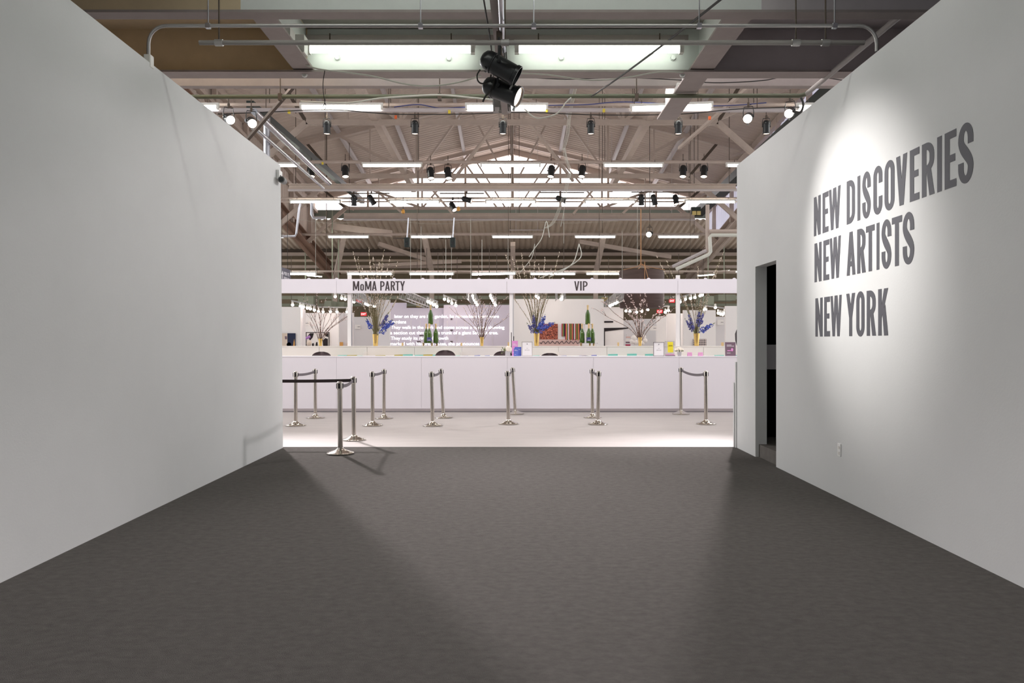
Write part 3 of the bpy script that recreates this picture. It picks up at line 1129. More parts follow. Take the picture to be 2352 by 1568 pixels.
# ------------------------------------------------------------------ cross girders and pipes in the hall
for (py, x0, x1, d, h, lab) in ((429, 664, 1690, 36, 0.24, 'taupe girder crossing the middle of the gable window'), (496, 790, 1595, 44, 0.30, 'taupe girder crossing at the foot of the gable window')):
    z = ZZ(py, d)
    t = empty('cross_girder', (0, d, z), lab, 'beam')
    a, b = XX(x0, d), XX(x1, d)
    MB().ibeam((a, d, z), (b, d, z), 0.25, h, 0.04).build('girder', 'steel_taupe', t)
    MB().tube([(a, d - 0.15, z - h * 0.75), (b, d - 0.15, z - h * 0.75)], 0.055, 8).build('pipe', 'steel_light', t, True)
    for s in (a + 0.3, b - 0.3, (a + b) / 2):
        MB().tube([(s, d, z), (s, d, roof_z(s, d))], 0.016, 6).build('hanger', 'steel_dark', t)
ROWS = {'B': (24.0, 8.61), 'C': (33.0, ZZ(380, 33)), 'D': (39.0, ZZ(464, 39)), 'E': (48.0, ZZ(544, 48)), 'F': (40.0, ZZ(629, 40))}
for (py, x0, x1, d, r, m, lab, pys) in ((253, 470, 1880, 24.15, 0.07, 'steel_light', 'pale pipe carrying the first row of hall lights', 0), (240, 480, 1870, 24.6, 0.05, 'steel_taupe', 'taupe pipe just above the first row of hall lights', 0),
                                   (372, 640, 1710, 33.1, 0.07, 'steel_taupe', 'pipe carrying the second row of hall lights', 0), (455, 645, 1700, 39.2, 0.05, 'steel_taupe', 'upper pipe of the row hung across the gable window', 0),
                                   (463, 645, 1700, 39.2, 0.04, 'steel_taupe', 'lower pipe of the row hung across the gable window', 0), (538, 645, 1700, 48.1, 0.08, 'steel_taupe', 'pipe carrying the row of lights below the gable window', 0),
                                   (623, 645, 1690, 40.2, 0.05, 'steel_taupe', 'pipe carrying the lowest row of tube lights', 0)):
    z = ZZ(py, d)
    t = empty('lighting_pipe', (0, d, z), lab, 'pipe')
    a, b = XX(x0, d), XX(x1, d)
    MB().tube([(a, d, z), (b, d, z)], r, 8).build('pipe', m, t, True)
    for k in range(5):
        x = a + (b - a) * (k + 0.5) / 5
        MB().tube([(x, d, z), (x, d, roof_z(x, d) - 0.1)], 0.013, 6).build('hanger', 'steel_dark', t)

# silver ducts at the left, conduits
mb = MB()
mb.tube([(-7.55, 23.2, 8.25), (-7.6, 33, 8.1)], 0.10, 12)
tag(mb.build('silver_duct', 'galvanised', None, True), 'larger shiny silver duct running back along the left of the hall', 'duct')
mb = MB()
mb.tube([(-7.85, 23.4, 8.05), (-7.85, 33, 7.9)], 0.055, 12)
tag(mb.build('silver_duct', 'galvanised', None, True), 'thinner shiny silver duct beside the larger one at left', 'duct')
mb = MB()
mb.tube([W(613, 270, 26), W(613, 395, 26)], 0.11, 12)
tag(mb.build('downpipe', 'galvanised', None, True), 'upright silver pipe standing behind the left wall end', 'pipe')
mb = MB()
mb.bar((-8.6, 26, 9.3), (-8.3, 44, 9.3), 0.24, 0.24)
tag(mb.build('air_duct', 'dark_box'), 'dark green air duct above the silver ducts at left', 'duct')
mb = MB()
mb.bar((11.7, 20, 11.2), (11.7, 50, 9.6), 0.6, 0.4)
tag(mb.build('air_duct', 'dark_box'), 'dark green air duct along the right roof edge', 'duct')
for pix, d, r, m, lab in (([(640, 543), (678, 542), (681, 535), (687, 478), (690, 468)], 24, 0.035, 'galvanised', 'silver conduit with a bend beside the left wall end'),
                          ([(716, 466), (716, 492), (720, 500), (748, 500)], 30, 0.06, 'galvanised', 'silver conduit elbow at the left of the lower girder'),
                          ([(1702, 540), (1634, 540), (1630, 545), (1632, 578), (1628, 584), (1553, 618)], 24, 0.055, 'cable_white', 'cream conduit with two bends beside the right wall end'),
                          ([(1625, 470), (1625, 582)], 24.3, 0.06, 'steel_taupe', 'upright taupe pipe beside the cream conduit'),
                          ([(1700, 531), (1630, 531)], 24.2, 0.06, 'steel_taupe', 'short level pipe above the cream conduit'),
                          ([(1622, 575), (1545, 612)], 24.2, 0.05, 'steel_light', 'slanting pipe pair above the cream conduit')):
    o = MB().tube([W(a, b, d) for a, b in pix], r, 8).build('conduit_pipe', m, None, True)
    tag(o, lab, 'pipe')
# emergency light unit
p = W(1599, 487, 42)
t = empty('emergency_light', p, 'dark emergency light box with two pale lamps at right of the gable window', 'light')
MB().box((p.x - 0.25, 42, p.z - 0.1), (p.x + 0.25, 42.2, p.z + 0.28)).build('box', 'dark_box', t)
for s in (-0.12, 0.12):
    MB().box((p.x + s - 0.1, 41.9, p.z - 0.16), (p.x + s + 0.1, 42.0, p.z + 0.04)).build('lamp_head', 'amber_sign', t)

for x0, x1, py, d, lab in ((1335, 1420, 506, 45, 'short pale rod under the lower girder right of centre'), (1478, 1558, 503, 45, 'short pale rod at the right under the lower girder'),
                           (1240, 1342, 442, 38, 'short dark rod hung across the window right of centre'), (1450, 1592, 441, 38, 'short dark rod hung across the window at right'),
                           (1010, 1112, 444, 38, 'short dark rod hung across the window left of centre'), (805, 895, 444, 38, 'short dark rod hung across the window at left'),
                           (1170, 1250, 528, 47, 'pale rod above the middle light of the row below the window')):
    mb = MB()
    mb.tube([W(x0, py, d), W(x1, py, d)], 0.03, 6)
    for q in (x0 + 15, x1 - 15):
        mb.tube([W(q, py, d), (XX(q, d), d, roof_z(XX(q, d), d) if py > 480 else ZZ(432, d))], 0.012, 5)
    tag(mb.build('hanging_rod', 'steel_light' if py > 480 else 'steel_dark'), lab, 'rod')
for i, (pix, d, lab) in enumerate((([(1292, 340), (1299, 372), (1306, 392), (1298, 430), (1285, 470), (1268, 510), (1250, 524)], 30, 'bundle of pale cables falling past the gable window right of centre'),
                                   ([(1296, 340), (1304, 376), (1310, 400), (1302, 440), (1296, 480), (1288, 520)], 30.2, 'second pale cable beside the falling bundle'),
                                   ([(1322, 186), (1306, 260), (1300, 310), (1290, 345)], 26, 'pale cables running down from the first light row right of centre'),
                                   ([(1228, 560), (1222, 590), (1206, 612), (1192, 628)], 24.5, 'pale cable drooping to the willow behind the sign'),
                                   ([(660, 500), (760, 512), (880, 506), (1000, 514), (1150, 506), (1300, 512), (1420, 508)], 45, 'long thin cable sagging under the lower girder'))):
    mb = MB()
    for k in range(3 if i in (0, 2) else 1):
        mb.tube(smooth_path([W(a + k * 3, b, d) for a, b in pix], 5), 0.009, 5)
    tag(mb.build('cable', 'cable_white', None, True), lab, 'cable')
# vertical hanging wires
for i, (px, y0, y1, d, r, lab) in enumerate(((943, 500, 640, 26, 0.012, 'thin wire hanging above the left sign word'), (967, 520, 640, 30, 0.02, 'white wire hanging left of centre above the sign'),
                                         (1024, 550, 640, 28, 0.02, 'white wire hanging beside the left hanging speaker'), (1037, 560, 640, 28, 0.012, 'thin wire hanging under the right hanging speaker'),
                                         (1081, 500, 640, 26, 0.012, 'thin wire hanging left of the centre column'), (1107, 550, 630, 26, 0.02, 'white wire hanging near the centre column'),
                                         (1167, 540, 640, 26, 0.012, 'thin wire hanging at the hall centre'), (1295, 490, 640, 26, 0.012, 'thin wire hanging right of centre'),
                                         (1429, 530, 640, 26, 0.012, 'thin wire hanging left of the dark drum'), (725, 500, 638, 26, 0.012, 'thin wire hanging at left above the sign'),
                                         (1464, 470, 610, 26, 0.012, 'thin wire hanging by the rope of the dark drum'))):
    o = MB().tube([W(px, y0, d), W(px, y1, d)], r * 0.42, 5).build('hanging_wire', 'cable_white')
    tag(o, lab, 'wire')


# ================================================================== fluorescent tube lights
def tube_light(tubem):
    t = empty('tube_light', (0, 0, 0), 'x', 'light')
    mb = MB()
    mb.hexa([(-1.26, -0.06, 0.05), (1.26, -0.06, 0.05), (1.26, 0.06, 0.05), (-1.26, 0.06, 0.05),
             (-1.26, -0.05, 0.13), (1.26, -0.05, 0.13), (1.26, 0.05, 0.13), (-1.26, 0.05, 0.13)])
    mb.build('housing', 'fixture_white', t)
    MB().tube([(-1.19, 0, 0), (1.19, 0, 0)], 0.05, 10).build('tube', tubem, t, True)
    for s in (-1, 1):
        MB().box((s * 1.19, -0.05, -0.06), (s * 1.25, 0.05, 0.06)).build('end_socket', 'fixture_white', t)
    for s in (-0.9, 0.9):
        MB().tube([(s, 0, 0.13), (s, 0, 0.24)], 0.01, 6).build('hanger', 'steel_dark', t)
    return t


ORD = ['leftmost', 'second from left', 'third from left', 'fourth from left', 'fifth from left', 'sixth from left', 'seventh from left', 'eighth from left']
hall_proto = tube_light('tube_hall')
deck_proto = tube_light('tube_deck')
pink_proto = tube_light('tube_pink')
fill_front_proto = tube_light('fill_tube_front')
fill_near_proto = tube_light('fill_tube_near')
used = set()


def put_light(proto, loc, label, group, tilt=0.0, s=1.0, yaw=0.0):
    if proto.name in used:
        o = copy_tree(proto)
    else:
        o = proto
        used.add(proto.name)
    o.location = loc
    o.rotation_euler = (0, tilt, yaw)
    o.scale = (s, s, s)
    o['label'] = label
    o['group'] = group
    return o


for i, x in enumerate((-6.2, -3.1, 0.0, 3.1, 6.2)):  # added fill row, hidden by the deck, to light the counter front
    put_light(fill_front_proto, (x, 13.5, 6.15), 'added fill tube, ' + ORD[i] + ' in the row tucked up behind the deck edge', 'added fill tubes behind the deck edge')
for i, (a, b) in enumerate(((712, 1082), (1190, 1562))):
    p = W((a + b) / 2, 114, 11.75)
    o = put_light(deck_proto, p, ('left' if i == 0 else 'right') + ' one of the two big tube lights on the green girder', 'big tube lights on the deck girder', s=1.0)
for i, x in enumerate((-1.6, 1.3)):  # added fill pair, out of view, to light the deck beams
    put_light(fill_near_proto, (x, 6.2, 5.9), ('left' if i == 0 else 'right') + ' added fill tube under the deck directly above the camera end', 'added fill tubes overhead under the deck')
rowlab = {'B': 'first hall row nearest the camera', 'C': 'second hall row level with the window peak', 'D': 'row hung across the gable window',
          'E': 'row just below the gable window', 'F': 'lowest row just above the long sign'}
for row, spans in (('B', ((318, 497), (695, 873), (1075, 1252), (1450, 1635), (1836, 2014))),
                   ('C', ((552, 686), (833, 968), (1105, 1240), (1387, 1522), (1669, 1804))),
                   ('D', ((670, 778), (895, 1008), (1118, 1228), (1345, 1457), (1575, 1687))),
                   ('E', ((560, 651), (755, 846), (945, 1036), (1132, 1222), (1321, 1413), (1512, 1604))),
                   ('F', ((618, 727), (797, 902), (940, 1043), (1082, 1185), (1217, 1322), (1346, 1428)))):
    d, z = ROWS[row]
    for i, (a, b) in enumerate(spans):
        x = XX((a + b) / 2, d)
        side = 'added fill tube, ' + ORD[i] + ' in the ' + rowlab[row]
        sc = (b - a) * d / F / 2.5 if row in 'F' else 1.0
        tilt = 0.035 if (row, i) == ('B', 3) else (0.02 if (row, i) == ('F', 3) else 0)
        put_light(pink_proto if row == 'F' and 0 < i < 5 else hall_proto, (x, d, z), side, 'tube lights in the ' + rowlab[row], tilt=-tilt, s=sc)
for i, (px, py, d, yaw, lab) in enumerate(((722, 634, 52, 0.9, 'small tube light receding at the left above the sign'), (1622, 632, 46, -0.9, 'tube light seen end-on at right above the sign, nearer the post'),
                                           (1657, 623, 50, -0.9, 'tube light seen slantwise at right above the sign'), (1692, 624, 44, 0.0, 'tube light cut off by the right wall above the sign'))):
    put_light(hall_proto, W(px, py, d), lab, 'far tube lights at the sides', s=0.5, yaw=yaw)


# ================================================================== spotlights (par cans)
def par_can(lens):
    t = empty('par_spotlight', (0, 0, 0), 'x', 'spotlight')
    mb = MB()
    mb.lathe([(0.0, 0.21), (0.05, 0.205), (0.085, 0.18), (0.102, 0.14), (0.105, 0.09), (0.105, 0.085), (0.112, 0.08), (0.112, 0.07), (0.103, 0.065), (0.103, -0.17),
              (0.113, -0.175), (0.113, -0.215), (0.104, -0.215), (0.100, -0.17), (0.0, -0.168)], (0, 0, 0), 20)
    bar = mb.build('barrel', 'black_metal', t, True)
    mb = MB()
    for s in (-0.05, 0.05):
        mb.box((s - 0.012, -0.112, 0.10), (s + 0.012, -0.098, 0.125))
    mb.box((-0.02, -0.15, -0.22), (0.02, -0.10, -0.205))
    mb.build('vent_clip', 'camera_grey', bar)
    mb = MB()
    mb.lathe([(0.0, -0.186), (0.101, -0.186), (0.101, -0.19), (0.0, -0.192)], (0, 0, 0), 20)
    mb.build('lens', lens, bar)
    mb = MB()
    mb.tube([(-0.118, 0, 0.02), (-0.122, 0, 0.14), (-0.10, 0, 0.26), (0.10, 0, 0.26), (0.122, 0, 0.14), (0.118, 0, 0.02)], 0.011, 6)
    mb.tube([(-0.13, 0, 0.02), (-0.10, 0, 0.02)], 0.022, 8)
    mb.tube([(0.10, 0, 0.02), (0.13, 0, 0.02)], 0.022, 8)
    mb.build('yoke', 'black_metal', t)
    mb = MB()
    mb.box((-0.025, -0.03, 0.25), (0.025, 0.03, 0.36))
    mb.tube([(0, 0, 0.34), (0, 0, 0.55)], 0.012, 6)
    mb.tube([(0.03, 0, 0.30), (0.07, 0, 0.30)], 0.01, 6)
    mb.build('clamp', 'steel_dark', t)
    return t


lit_proto = par_can('lens_lit')
off_proto = par_can('lens_off')
glow_proto = par_can('lamp_glow')


def put_can(proto, loc, direction, label, group, s=1.0):
    if proto.name in used:
        o = copy_tree(proto)
    else:
        o = proto
        used.add(proto.name)
    o.location = loc
    o.scale = (s, s, s)
    o['label'] = label
    o['group'] = group
    d = Vector(direction).normalized()
    yaw = math.atan2(d.x, -d.y) if abs(d.x) + abs(d.y) > 0.05 else 0.0
    o.rotation_euler = (0, 0, yaw)
    dl = Matrix.Rotation(-yaw, 3, 'Z') @ d
    for ch in o.children:
        if ch.name.startswith('barrel'):
            ch.rotation_euler = dl.to_track_quat('-Z', 'Y').to_euler() if abs(dl.z) < 0.999 else (0, 0, 0)
    return o


# the two big ones near the camera
o = put_can(off_proto, W(1147, 153, 8.2), (0.86, -0.03, -0.5), 'upper of the two big black spotlights hanging near the camera', 'big black spotlights near the camera', 1.0)
o = put_can(lit_proto, W(1151, 208, 8.4), (0.876, -0.25, -0.41), 'lower of the two big black spotlights near the camera, lens glowing', 'big black spotlights near the camera', 1.0)
mb = MB()
mb.tube(smooth_path([W(1103, 160, 8.1), (XX(1096, 8.1), 8.1, ZZ(172, 8.1)), W(1098, 186, 8.1), W(1108, 192, 8.2), W(1124, 186, 8.25), W(1128, 172, 8.3)], 4), 0.008, 6)
tag(mb.build('power_cable', 'cable_dark', None, True), 'short black cable looping from the upper big spotlight', 'cable')
mb = MB()
mb.tube(smooth_path([W(1136, 182, 8.3), W(1130, 205, 8.3), W(1116, 220, 8.2), W(1109, 234, 8.2)], 4), 0.010, 6)
tag(mb.build('power_cable', 'cable_dark', None, True), 'black cable hanging across the lower big spotlight', 'cable')
# first hall row
for i, px in enumerate((751, 953, 1155, 1357, 1558, 1760)):
    put_can(lit_proto, W(px, 292, 24.15), (0, -0.03, -1), 'black spotlight pointing down, ' + ORD[i] + ' of those under the first light row', 'spotlights under the first light row', 1.0)
for px, py, dr, lab in ((525, 272, (0.5, -0.75, -0.4), 'glowing spotlight half hidden by the left wall edge'), (577, 280, (0.4, -0.8, -0.42), 'glowing spotlight just right of the left wall edge'),
                    (1719, 270, (-0.35, -0.85, -0.38), 'glowing spotlight aimed at the camera on the right'), (1815, 258, (-0.45, -0.8, -0.38), 'glowing spotlight touching the right wall edge')):
    put_can(glow_proto, W(px, py, 22), dr, lab, 'glowing spotlights aimed at the entrance', 1.15)
put_can(glow_proto, W(1492, 537, 40), (-0.3, -0.9, -0.25), 'single glowing spotlight hanging in the middle of the hall right of centre', 'glowing spotlights aimed at the entrance', 1.3)
o = MB().tube([W(1492, 528, 40), (W(1492, 528, 40).x, 40, roof_z(7, 40))], 0.015, 6).build('drop_pole', 'steel_dark')
tag(o, 'thin drop pole holding the single glowing spotlight', 'pole')
# second row
for i, px in enumerate((715, 793, 989, 1029, 1266, 1337, 1569, 1617)):
    up = px in (989, 1029)
    put_can(lit_proto, W(px, 393 + (4 if up else 0), 33.1), (0.12 if px < 1176 else -0.12, -0.35, -1), 'black spotlight, ' + ORD[i] + ' of those under the second light row',
            'spotlights under the second light row', 1.3)
for i, (px, py, dr, pr) in enumerate(((813, 460, (0, 0.1, -1), off_proto), (853, 458, (0.5, 0, -0.8), off_proto), (1040, 474, (0.45, -0.5, -0.8), lit_proto), (1072, 458, (0.9, -0.2, -0.3), lit_proto),
                                      (1288, 457, (0.85, 0, -0.3), off_proto), (1473, 458, (0.0, 0, -1), off_proto), (1502, 458, (0.25, 0, -1), off_proto), (1552, 458, (0.1, -0.3, -1), lit_proto))):
    put_can(pr, W(px, py, 39.1), dr, 'dark spotlight silhouetted on the gable window, ' + ORD[i] + ' of that row', 'spotlights silhouetted on the gable window', 1.25)
# hanging loudspeakers
for px, lab in ((935, 'left one of two black loudspeakers hung above the sign'), (1040, 'right one of two black loudspeakers hung above the sign')):
    p = W(px, 556, 28)
    t = empty('loudspeaker', p, lab, 'loudspeaker', 'loudspeakers hung above the sign')
    MB().box((p.x - 0.09, 27.9, p.z - 0.18), (p.x + 0.09, 28.1, p.z + 0.16)).build('cabinet', 'dark_box', t, bevel=0.02)
    MB().lathe([(0.06, 0), (0.05, 0.01), (0.0, 0.0)], (p.x, 27.895, p.z - 0.05), 12, Matrix.Rotation(R(90), 3, 'X')).build('driver', 'black_metal', t)
    MB().tube([(p.x, 28, p.z + 0.16), (p.x + 0.05, 28, ZZ(500, 28))], 0.025, 6).build('drop_pole', 'galvanised', t)
    MB().bar((p.x - 0.5, 28, ZZ(547, 28)), (p.x + 0.1, 28, ZZ(547, 28)), 0.05, 0.04).build('bracket', 'steel_dark', t)

# small tags and plugs on the first light row
for px, py, m, lab in ((664, 257, 'yellow_tag', 'leftmost yellow tag on the first light row'), (1032, 257, 'yellow_tag', 'yellow tag left of centre on the first light row'),
                   (1256, 254, 'yellow_tag', 'yellow tag right of centre on the first light row'), (1387, 254, 'yellow_tag', 'rightmost yellow tag on the first light row'),
                   (909, 269, 'orange_plug', 'orange plug hanging at left under the first light row'), (1630, 271, 'orange_plug', 'orange plug hanging at right under the first light row'),
                   (741, 375, 'yellow_tag', 'yellow tag on the second light row')):
    d = 33.05 if py > 300 else 24.08
    p = W(px, py, d)
    o = MB().box((p.x - 0.035, d - 0.03, p.z - 0.05), (p.x + 0.035, d + 0.03, p.z + 0.05)).build('cable_tag', m)
    tag(o, lab, 'tag')
for px, py, lab in ((926, 486, 'amber teardrop lamp hanging left at the foot of the window'), (1053, 480, 'amber teardrop lamp hanging beside a lit spotlight')):
    p = W(px, py, 36)
    t = empty('pendant_lamp', p, lab, 'lamp')
    MB().lathe([(0.0, -0.1), (0.07, -0.07), (0.09, 0.0), (0.05, 0.09), (0.0, 0.13)], p, 12).build('shade', 'drop_amber', t, True)
    MB().tube([(p.x, 36, p.z + 0.12), (p.x, 36, ZZ(432, 36))], 0.012, 5).build('cord', 'cable_dark', t)

# ================================================================== reception counter
CF, CT = 17.0, 1.202
t = empty('reception_counter', (0, CF, 0), 'long white reception counter behind the row of belt posts', 'counter')
seams = [-6.2, XX(773, CF), XX(968, CF), XX(1165, CF), XX(1363, CF), XX(1560, CF), 6.2]
zb = ZZ(938, CF)
for a, b in zip(seams[:-1], seams[1:]):
    MB().box((a + 0.002, CF, zb), (b - 0.002, CF + 0.04, CT - 0.02)).build('front_panel', 'white_laminate', t)
MB().box((-6.2, CF + 0.04, 0.02), (6.2, CF + 0.12, zb)).build('plinth', 'plinth_grey', t)
MB().box((-6.2, CF + 0.035, 0.0), (6.2, CF + 0.12, 0.025)).build('base_strip', 'text_grey', t)
MB().box((-6.2, CF - 0.005, CT - 0.02), (6.2, CF + 0.62, CT)).build('counter_top', 'white_laminate', t)
MB().box((-6.2, CF + 0.045, zb), (6.2, CF + 0.6, zb + 0.02)).build('bottom_board', 'plinth_grey', t)

# back counter behind it
BF = 19.5
BT = ZZ(794.5, BF)
t = empty('back_counter', (0, BF, 0), 'long raised back counter of pale panels carrying the gold vases', 'counter')
bs = [-6.6, XX(733, BF), XX(843, BF), XX(952, BF), XX(1061, BF), XX(1173, BF), XX(1283, BF), XX(1394, BF), XX(1504, BF), XX(1616, BF), 6.6]
for a, b in zip(bs[:-1], bs[1:]):
    MB().box((a + 0.004, BF, 0.02), (b - 0.004, BF + 0.05, BT - 0.02)).build('front_panel', 'panel_cream', t)
MB().box((-6.6, BF - 0.01, BT - 0.02), (6.6, BF + 0.75, BT)).build('counter_top', 'panel_cream', t)
MB().box((-6.6, BF - 0.55, 1.05), (6.6, BF - 0.001, 1.08)).build('work_shelf', 'panel_cream', t)
for a in bs[2:9:2]:
    MB().box((a - 0.015, BF - 0.5, 1.08), (a + 0.015, BF - 0.001, 1.26)).build('divider', 'panel_cream', t)
MB().box((-6.6, BF + 0.06, 0.0), (6.6, BF + 0.1, 0.08)).build('plinth', 'plinth_grey', t)

# folders on the work shelf
ci = {'t': ('teal_card', 'teal'), 'o': ('olive_card', 'olive yellow'), 'b': ('blue_card', 'blue'), 'v': ('violet_card', 'violet'), 'p': ('pink_card', 'pink')}
folders = [(760.9, 775, 816.2, 'o'), (775.5, 796.9, 815.1, 't'), (796.9, 818.4, 815.1, 'o'), (818.4, 836.7, 816.2, 't'), (862, 884, 815.5, 'o'), (905.6, 925.3, 814.3, 'o'), (925.5, 947, 813.5, 't'),
           (952.3, 972, 814.6, 't'), (972.2, 993.5, 813.9, 'o'), (993.7, 1004, 814.3, 't'), (1043.5, 1059, 815.8, 't'), (1063.5, 1075, 816.2, 'v'), (1089.5, 1102.5, 815.5, 'b'),
           (1113.2, 1124.7, 815.8, 'b'), (1137, 1145.3, 816.2, 'v'), (1223.4, 1239.5, 815.8, 't'), (1289.2, 1301.5, 816.2, 'b'), (1330.5, 1347, 815.8, 'v'), (1359.1, 1370.6, 815, 'b'),
           (1397.4, 1418.8, 812.8, 't'), (1441.8, 1462.5, 812, 't'), (1483, 1500, 812.5, 't'), (1643, 1663, 815, 't'), (1692, 1698, 815, 't')]
fd = BF - 0.30
cnt = {}
tot = {}
for f in folders:
    tot[f[3]] = tot.get(f[3], 0) + 1
WORDS = ['leftmost', 'second', 'third', 'fourth', 'fifth', 'sixth', 'seventh', 'eighth', 'ninth', 'tenth', 'eleventh', 'twelfth', 'thirteenth', 'fourteenth']
for x0, x1, yt, c in folders:
    k = cnt.get(c, 0)
    cnt[c] = k + 1
    m, nm = ci[c]
    mb = MB()
    z = ZZ(yt, fd)
    a, b = XX(x0, fd), XX(x1, fd)
    mb.hexa([(a, fd, 1.08), (b, fd, 1.08), (b, fd + 0.1, 1.08), (a, fd + 0.1, 1.08), (a, fd, z - 0.004), (b, fd, z), (b, fd + 0.1, z), (a, fd + 0.1, z - 0.004)])
    o = mb.build('card_folder', m)
    lab = nm + ' folder on the work shelf, ' + (WORDS[k] + (' of the ' + nm + ' ones' if k == 0 else ' ' + nm + ' one from the left'))
    tag(o, lab, 'folder', nm + ' folders behind the counter')

# ------------------------------------------------------------------ bar stools
t = empty('bar_stool', (0, 0, 0), 'x', 'stool', 'brown shell stools behind the counter')
mb = MB()
vs, fs = [], []
nu, nv = 12, 14
for layer in (0, 1):
    for j in range(nv + 1):
        v = j / nv
        for i in range(nu + 1):
            u = -1 + 2 * i / nu
            tt = max(0.0, (v - 0.45) / 0.55)
            tt = math.sin(tt * math.pi / 2)
            hw_ = 0.215 * max(0.02, 1 - tt ** 2.6) ** (1 / 2.6)
            vz = v if v < 0.45 else 0.45 + 0.55 * tt
            y = -0.02 - 0.02 * v + 0.07 * (u * u) + layer * 0.02
            z = 0.88 + 0.41 * vz
            vs.append((u * hw_, -y, z))
M_ = (nu + 1) * (nv + 1)
for layer in (0, 1):
    for j in range(nv):
        for i in range(nu):
            a = layer * M_ + j * (nu + 1) + i
            q = (a, a + 1, a + nu + 2, a + nu + 1)
            fs.append(q if layer else q[::-1])
edge = [i for i in range(nu + 1)] + [j * (nu + 1) + nu for j in range(1, nv + 1)] + [nv * (nu + 1) + i for i in range(nu - 1, -1, -1)] + [j * (nu + 1) for j in range(nv - 1, 0, -1)]
for k in range(len(edge)):
    a, b = edge[k], edge[(k + 1) % len(edge)]
    fs.append((a, b, b + M_, a + M_))
mb.add(vs, fs)
mb.build('backrest', 'stool_brown', t, True)
MB().lathe([(0.0, 0.80), (0.2, 0.80), (0.22, 0.83), (0.21, 0.86), (0.0, 0.85)], (0, 0.20, 0), 20).build('seat', 'stool_brown', t, True)
mb = MB()
mb.bar((-0.12, 0.05, 0.83), (-0.12, 0.0, 0.92), 0.06, 0.02)
mb.bar((0.12, 0.05, 0.83), (0.12, 0.0, 0.92), 0.06, 0.02)
mb.build('back_bracket', 'stool_leg', t)
for sx in (-1, 1):
    for sy in (-1, 1):
        MB().tube([(sx * 0.14, 0.2 + sy * 0.14, 0.81), (sx * 0.21, 0.2 + sy * 0.21, 0.0)], 0.012, 8).build('leg', 'stool_leg', t, True)
mb = MB()
q = [(-0.19, 0.01, 0.28), (0.19, 0.01, 0.28), (0.19, 0.39, 0.28), (-0.19, 0.39, 0.28), (-0.19, 0.01, 0.28)]
for a, b in zip(q[:-1], q[1:]):
    mb.tube([a, b], 0.009, 6)
mb.build('foot_ring', 'stool_leg', t)
sd = 18.25
for i, (px, yt, lab) in enumerate(((739.5, 807.5, 'brown stool back left of the row of teal and olive folders'), (1023.3, 804, 'tallest brown stool back, right of the left bottle tower'),
                               (1156, 806, 'dark stool back half hidden by the small white flowers'), (1262.5, 810.5, 'low dark stool back below the striped textile'),
                               (1343, 816, 'barely visible stool back below the right bottle tower'))):
    o = t if i == 0 else copy_tree(t)
    o.location = (XX(px, sd), sd, 0)
    o.scale = (1.15, 1.0, ZZ(yt, sd) / 1.29)
    o['label'] = lab

# ================================================================== belt posts
def post():
    t = empty('belt_post', (0, 0, 0), 'x', 'barrier post', 'chrome belt posts in front of the counter')
    MB().lathe([(0.0, 0.0), (0.178, 0.0), (0.183, 0.006), (0.183, 0.016), (0.176, 0.022), (0.14, 0.032), (0.075, 0.055), (0.045, 0.075), (0.036, 0.088), (0.0, 0.088)], (0, 0, 0), 40).build('base', 'chrome_base', t, True)
    MB().lathe([(0.0335, 0.08), (0.0335, 0.885)], (0, 0, 0), 24).build('pole', 'chrome', t, True)
    hd = MB().lathe([(0.036, 0.87), (0.041, 0.875), (0.041, 0.955), (0.036, 0.972), (0.026, 0.978), (0.0, 0.979)], (0, 0, 0), 24).build('head', 'chrome', t, True)
    mb = MB()
    for a in (0, 90, 180, 270):
        m3 = Matrix.Rotation(R(a), 3, 'Z')
        mb.hexa([m3 @ Vector(p) for p in ((0.034, -0.014, 0.885), (0.046, -0.014, 0.885), (0.046, 0.014, 0.885), (0.034, 0.014, 0.885),
                                          (0.034, -0.014, 0.955), (0.046, -0.014, 0.955), (0.046, 0.014, 0.955), (0.034, 0.014, 0.955))])
    mb.build('belt_slot', 'black_plastic', hd)
    return t


post0 = post()
BP = {}


def put_post(key, px, py, top_px, label, first=False, d=None):
    d = d or F * H / (py - 784)
    o = post0 if first else copy_tree(post0)
    x = XX(px, d)
    o.location = (x, d, 0.001 if d > 11.43 else 0)
    lean = math.atan2((top_px - px) * d / F, 0.975)
    o.rotation_euler = (0, lean, R(random.uniform(-8, 8)))
    o['label'] = label
    BP[key] = (o, Vector((x + math.sin(lean) * 0.92, d, 0.92 * math.cos(lean))))
    return o


put_post('f1', 782, 1042, 780.5, 'chrome belt post standing on the dark carpet nearest the camera', True)
put_post('f2', 813, 1010.5, 812, 'chrome belt post just behind the nearest one, belt going left')
put_post('a1', 679, 977.5, 679, 'front chrome belt post of the leftmost pair by the counter')
put_post('a2', 724.5, 960, 723.5, 'rear chrome belt post of the leftmost pair by the counter')
put_post('b1', 856, 977.5, 855, 'front chrome belt post of the second pair from the left')
put_post('b2', 882, 961, 882, 'rear chrome belt post of the second pair from the left')
put_post('c1', 994, 978, 991, 'front chrome belt post of the pair under the left bottle tower')
put_post('c2', 1019, 959.5, 1012.5, 'leaning rear chrome belt post of the pair under the left bottle tower')
put_post('d1', 1168, 974, 1165.5, 'front chrome belt post of the pair at the middle of the counter')
put_post('d2', 1184, 951, 1177, 'leaning rear chrome belt post at the middle of the counter')
put_post('e1', 1373, 974.5, 1375, 'front chrome belt post of the pair under the right bottle tower')
put_post('e2', 1361, 959, 1360, 'rear chrome belt post of the pair under the right bottle tower')
put_post('g1', 1621.5, 974, 1621, 'front chrome belt post of the rightmost pair')
put_post('g2', 1564, 951, 1564, 'rear chrome belt post of the rightmost pair close to the counter')
put_post('h', 530, 1010, 530, 'belt post behind the left wall end holding the dark belt')


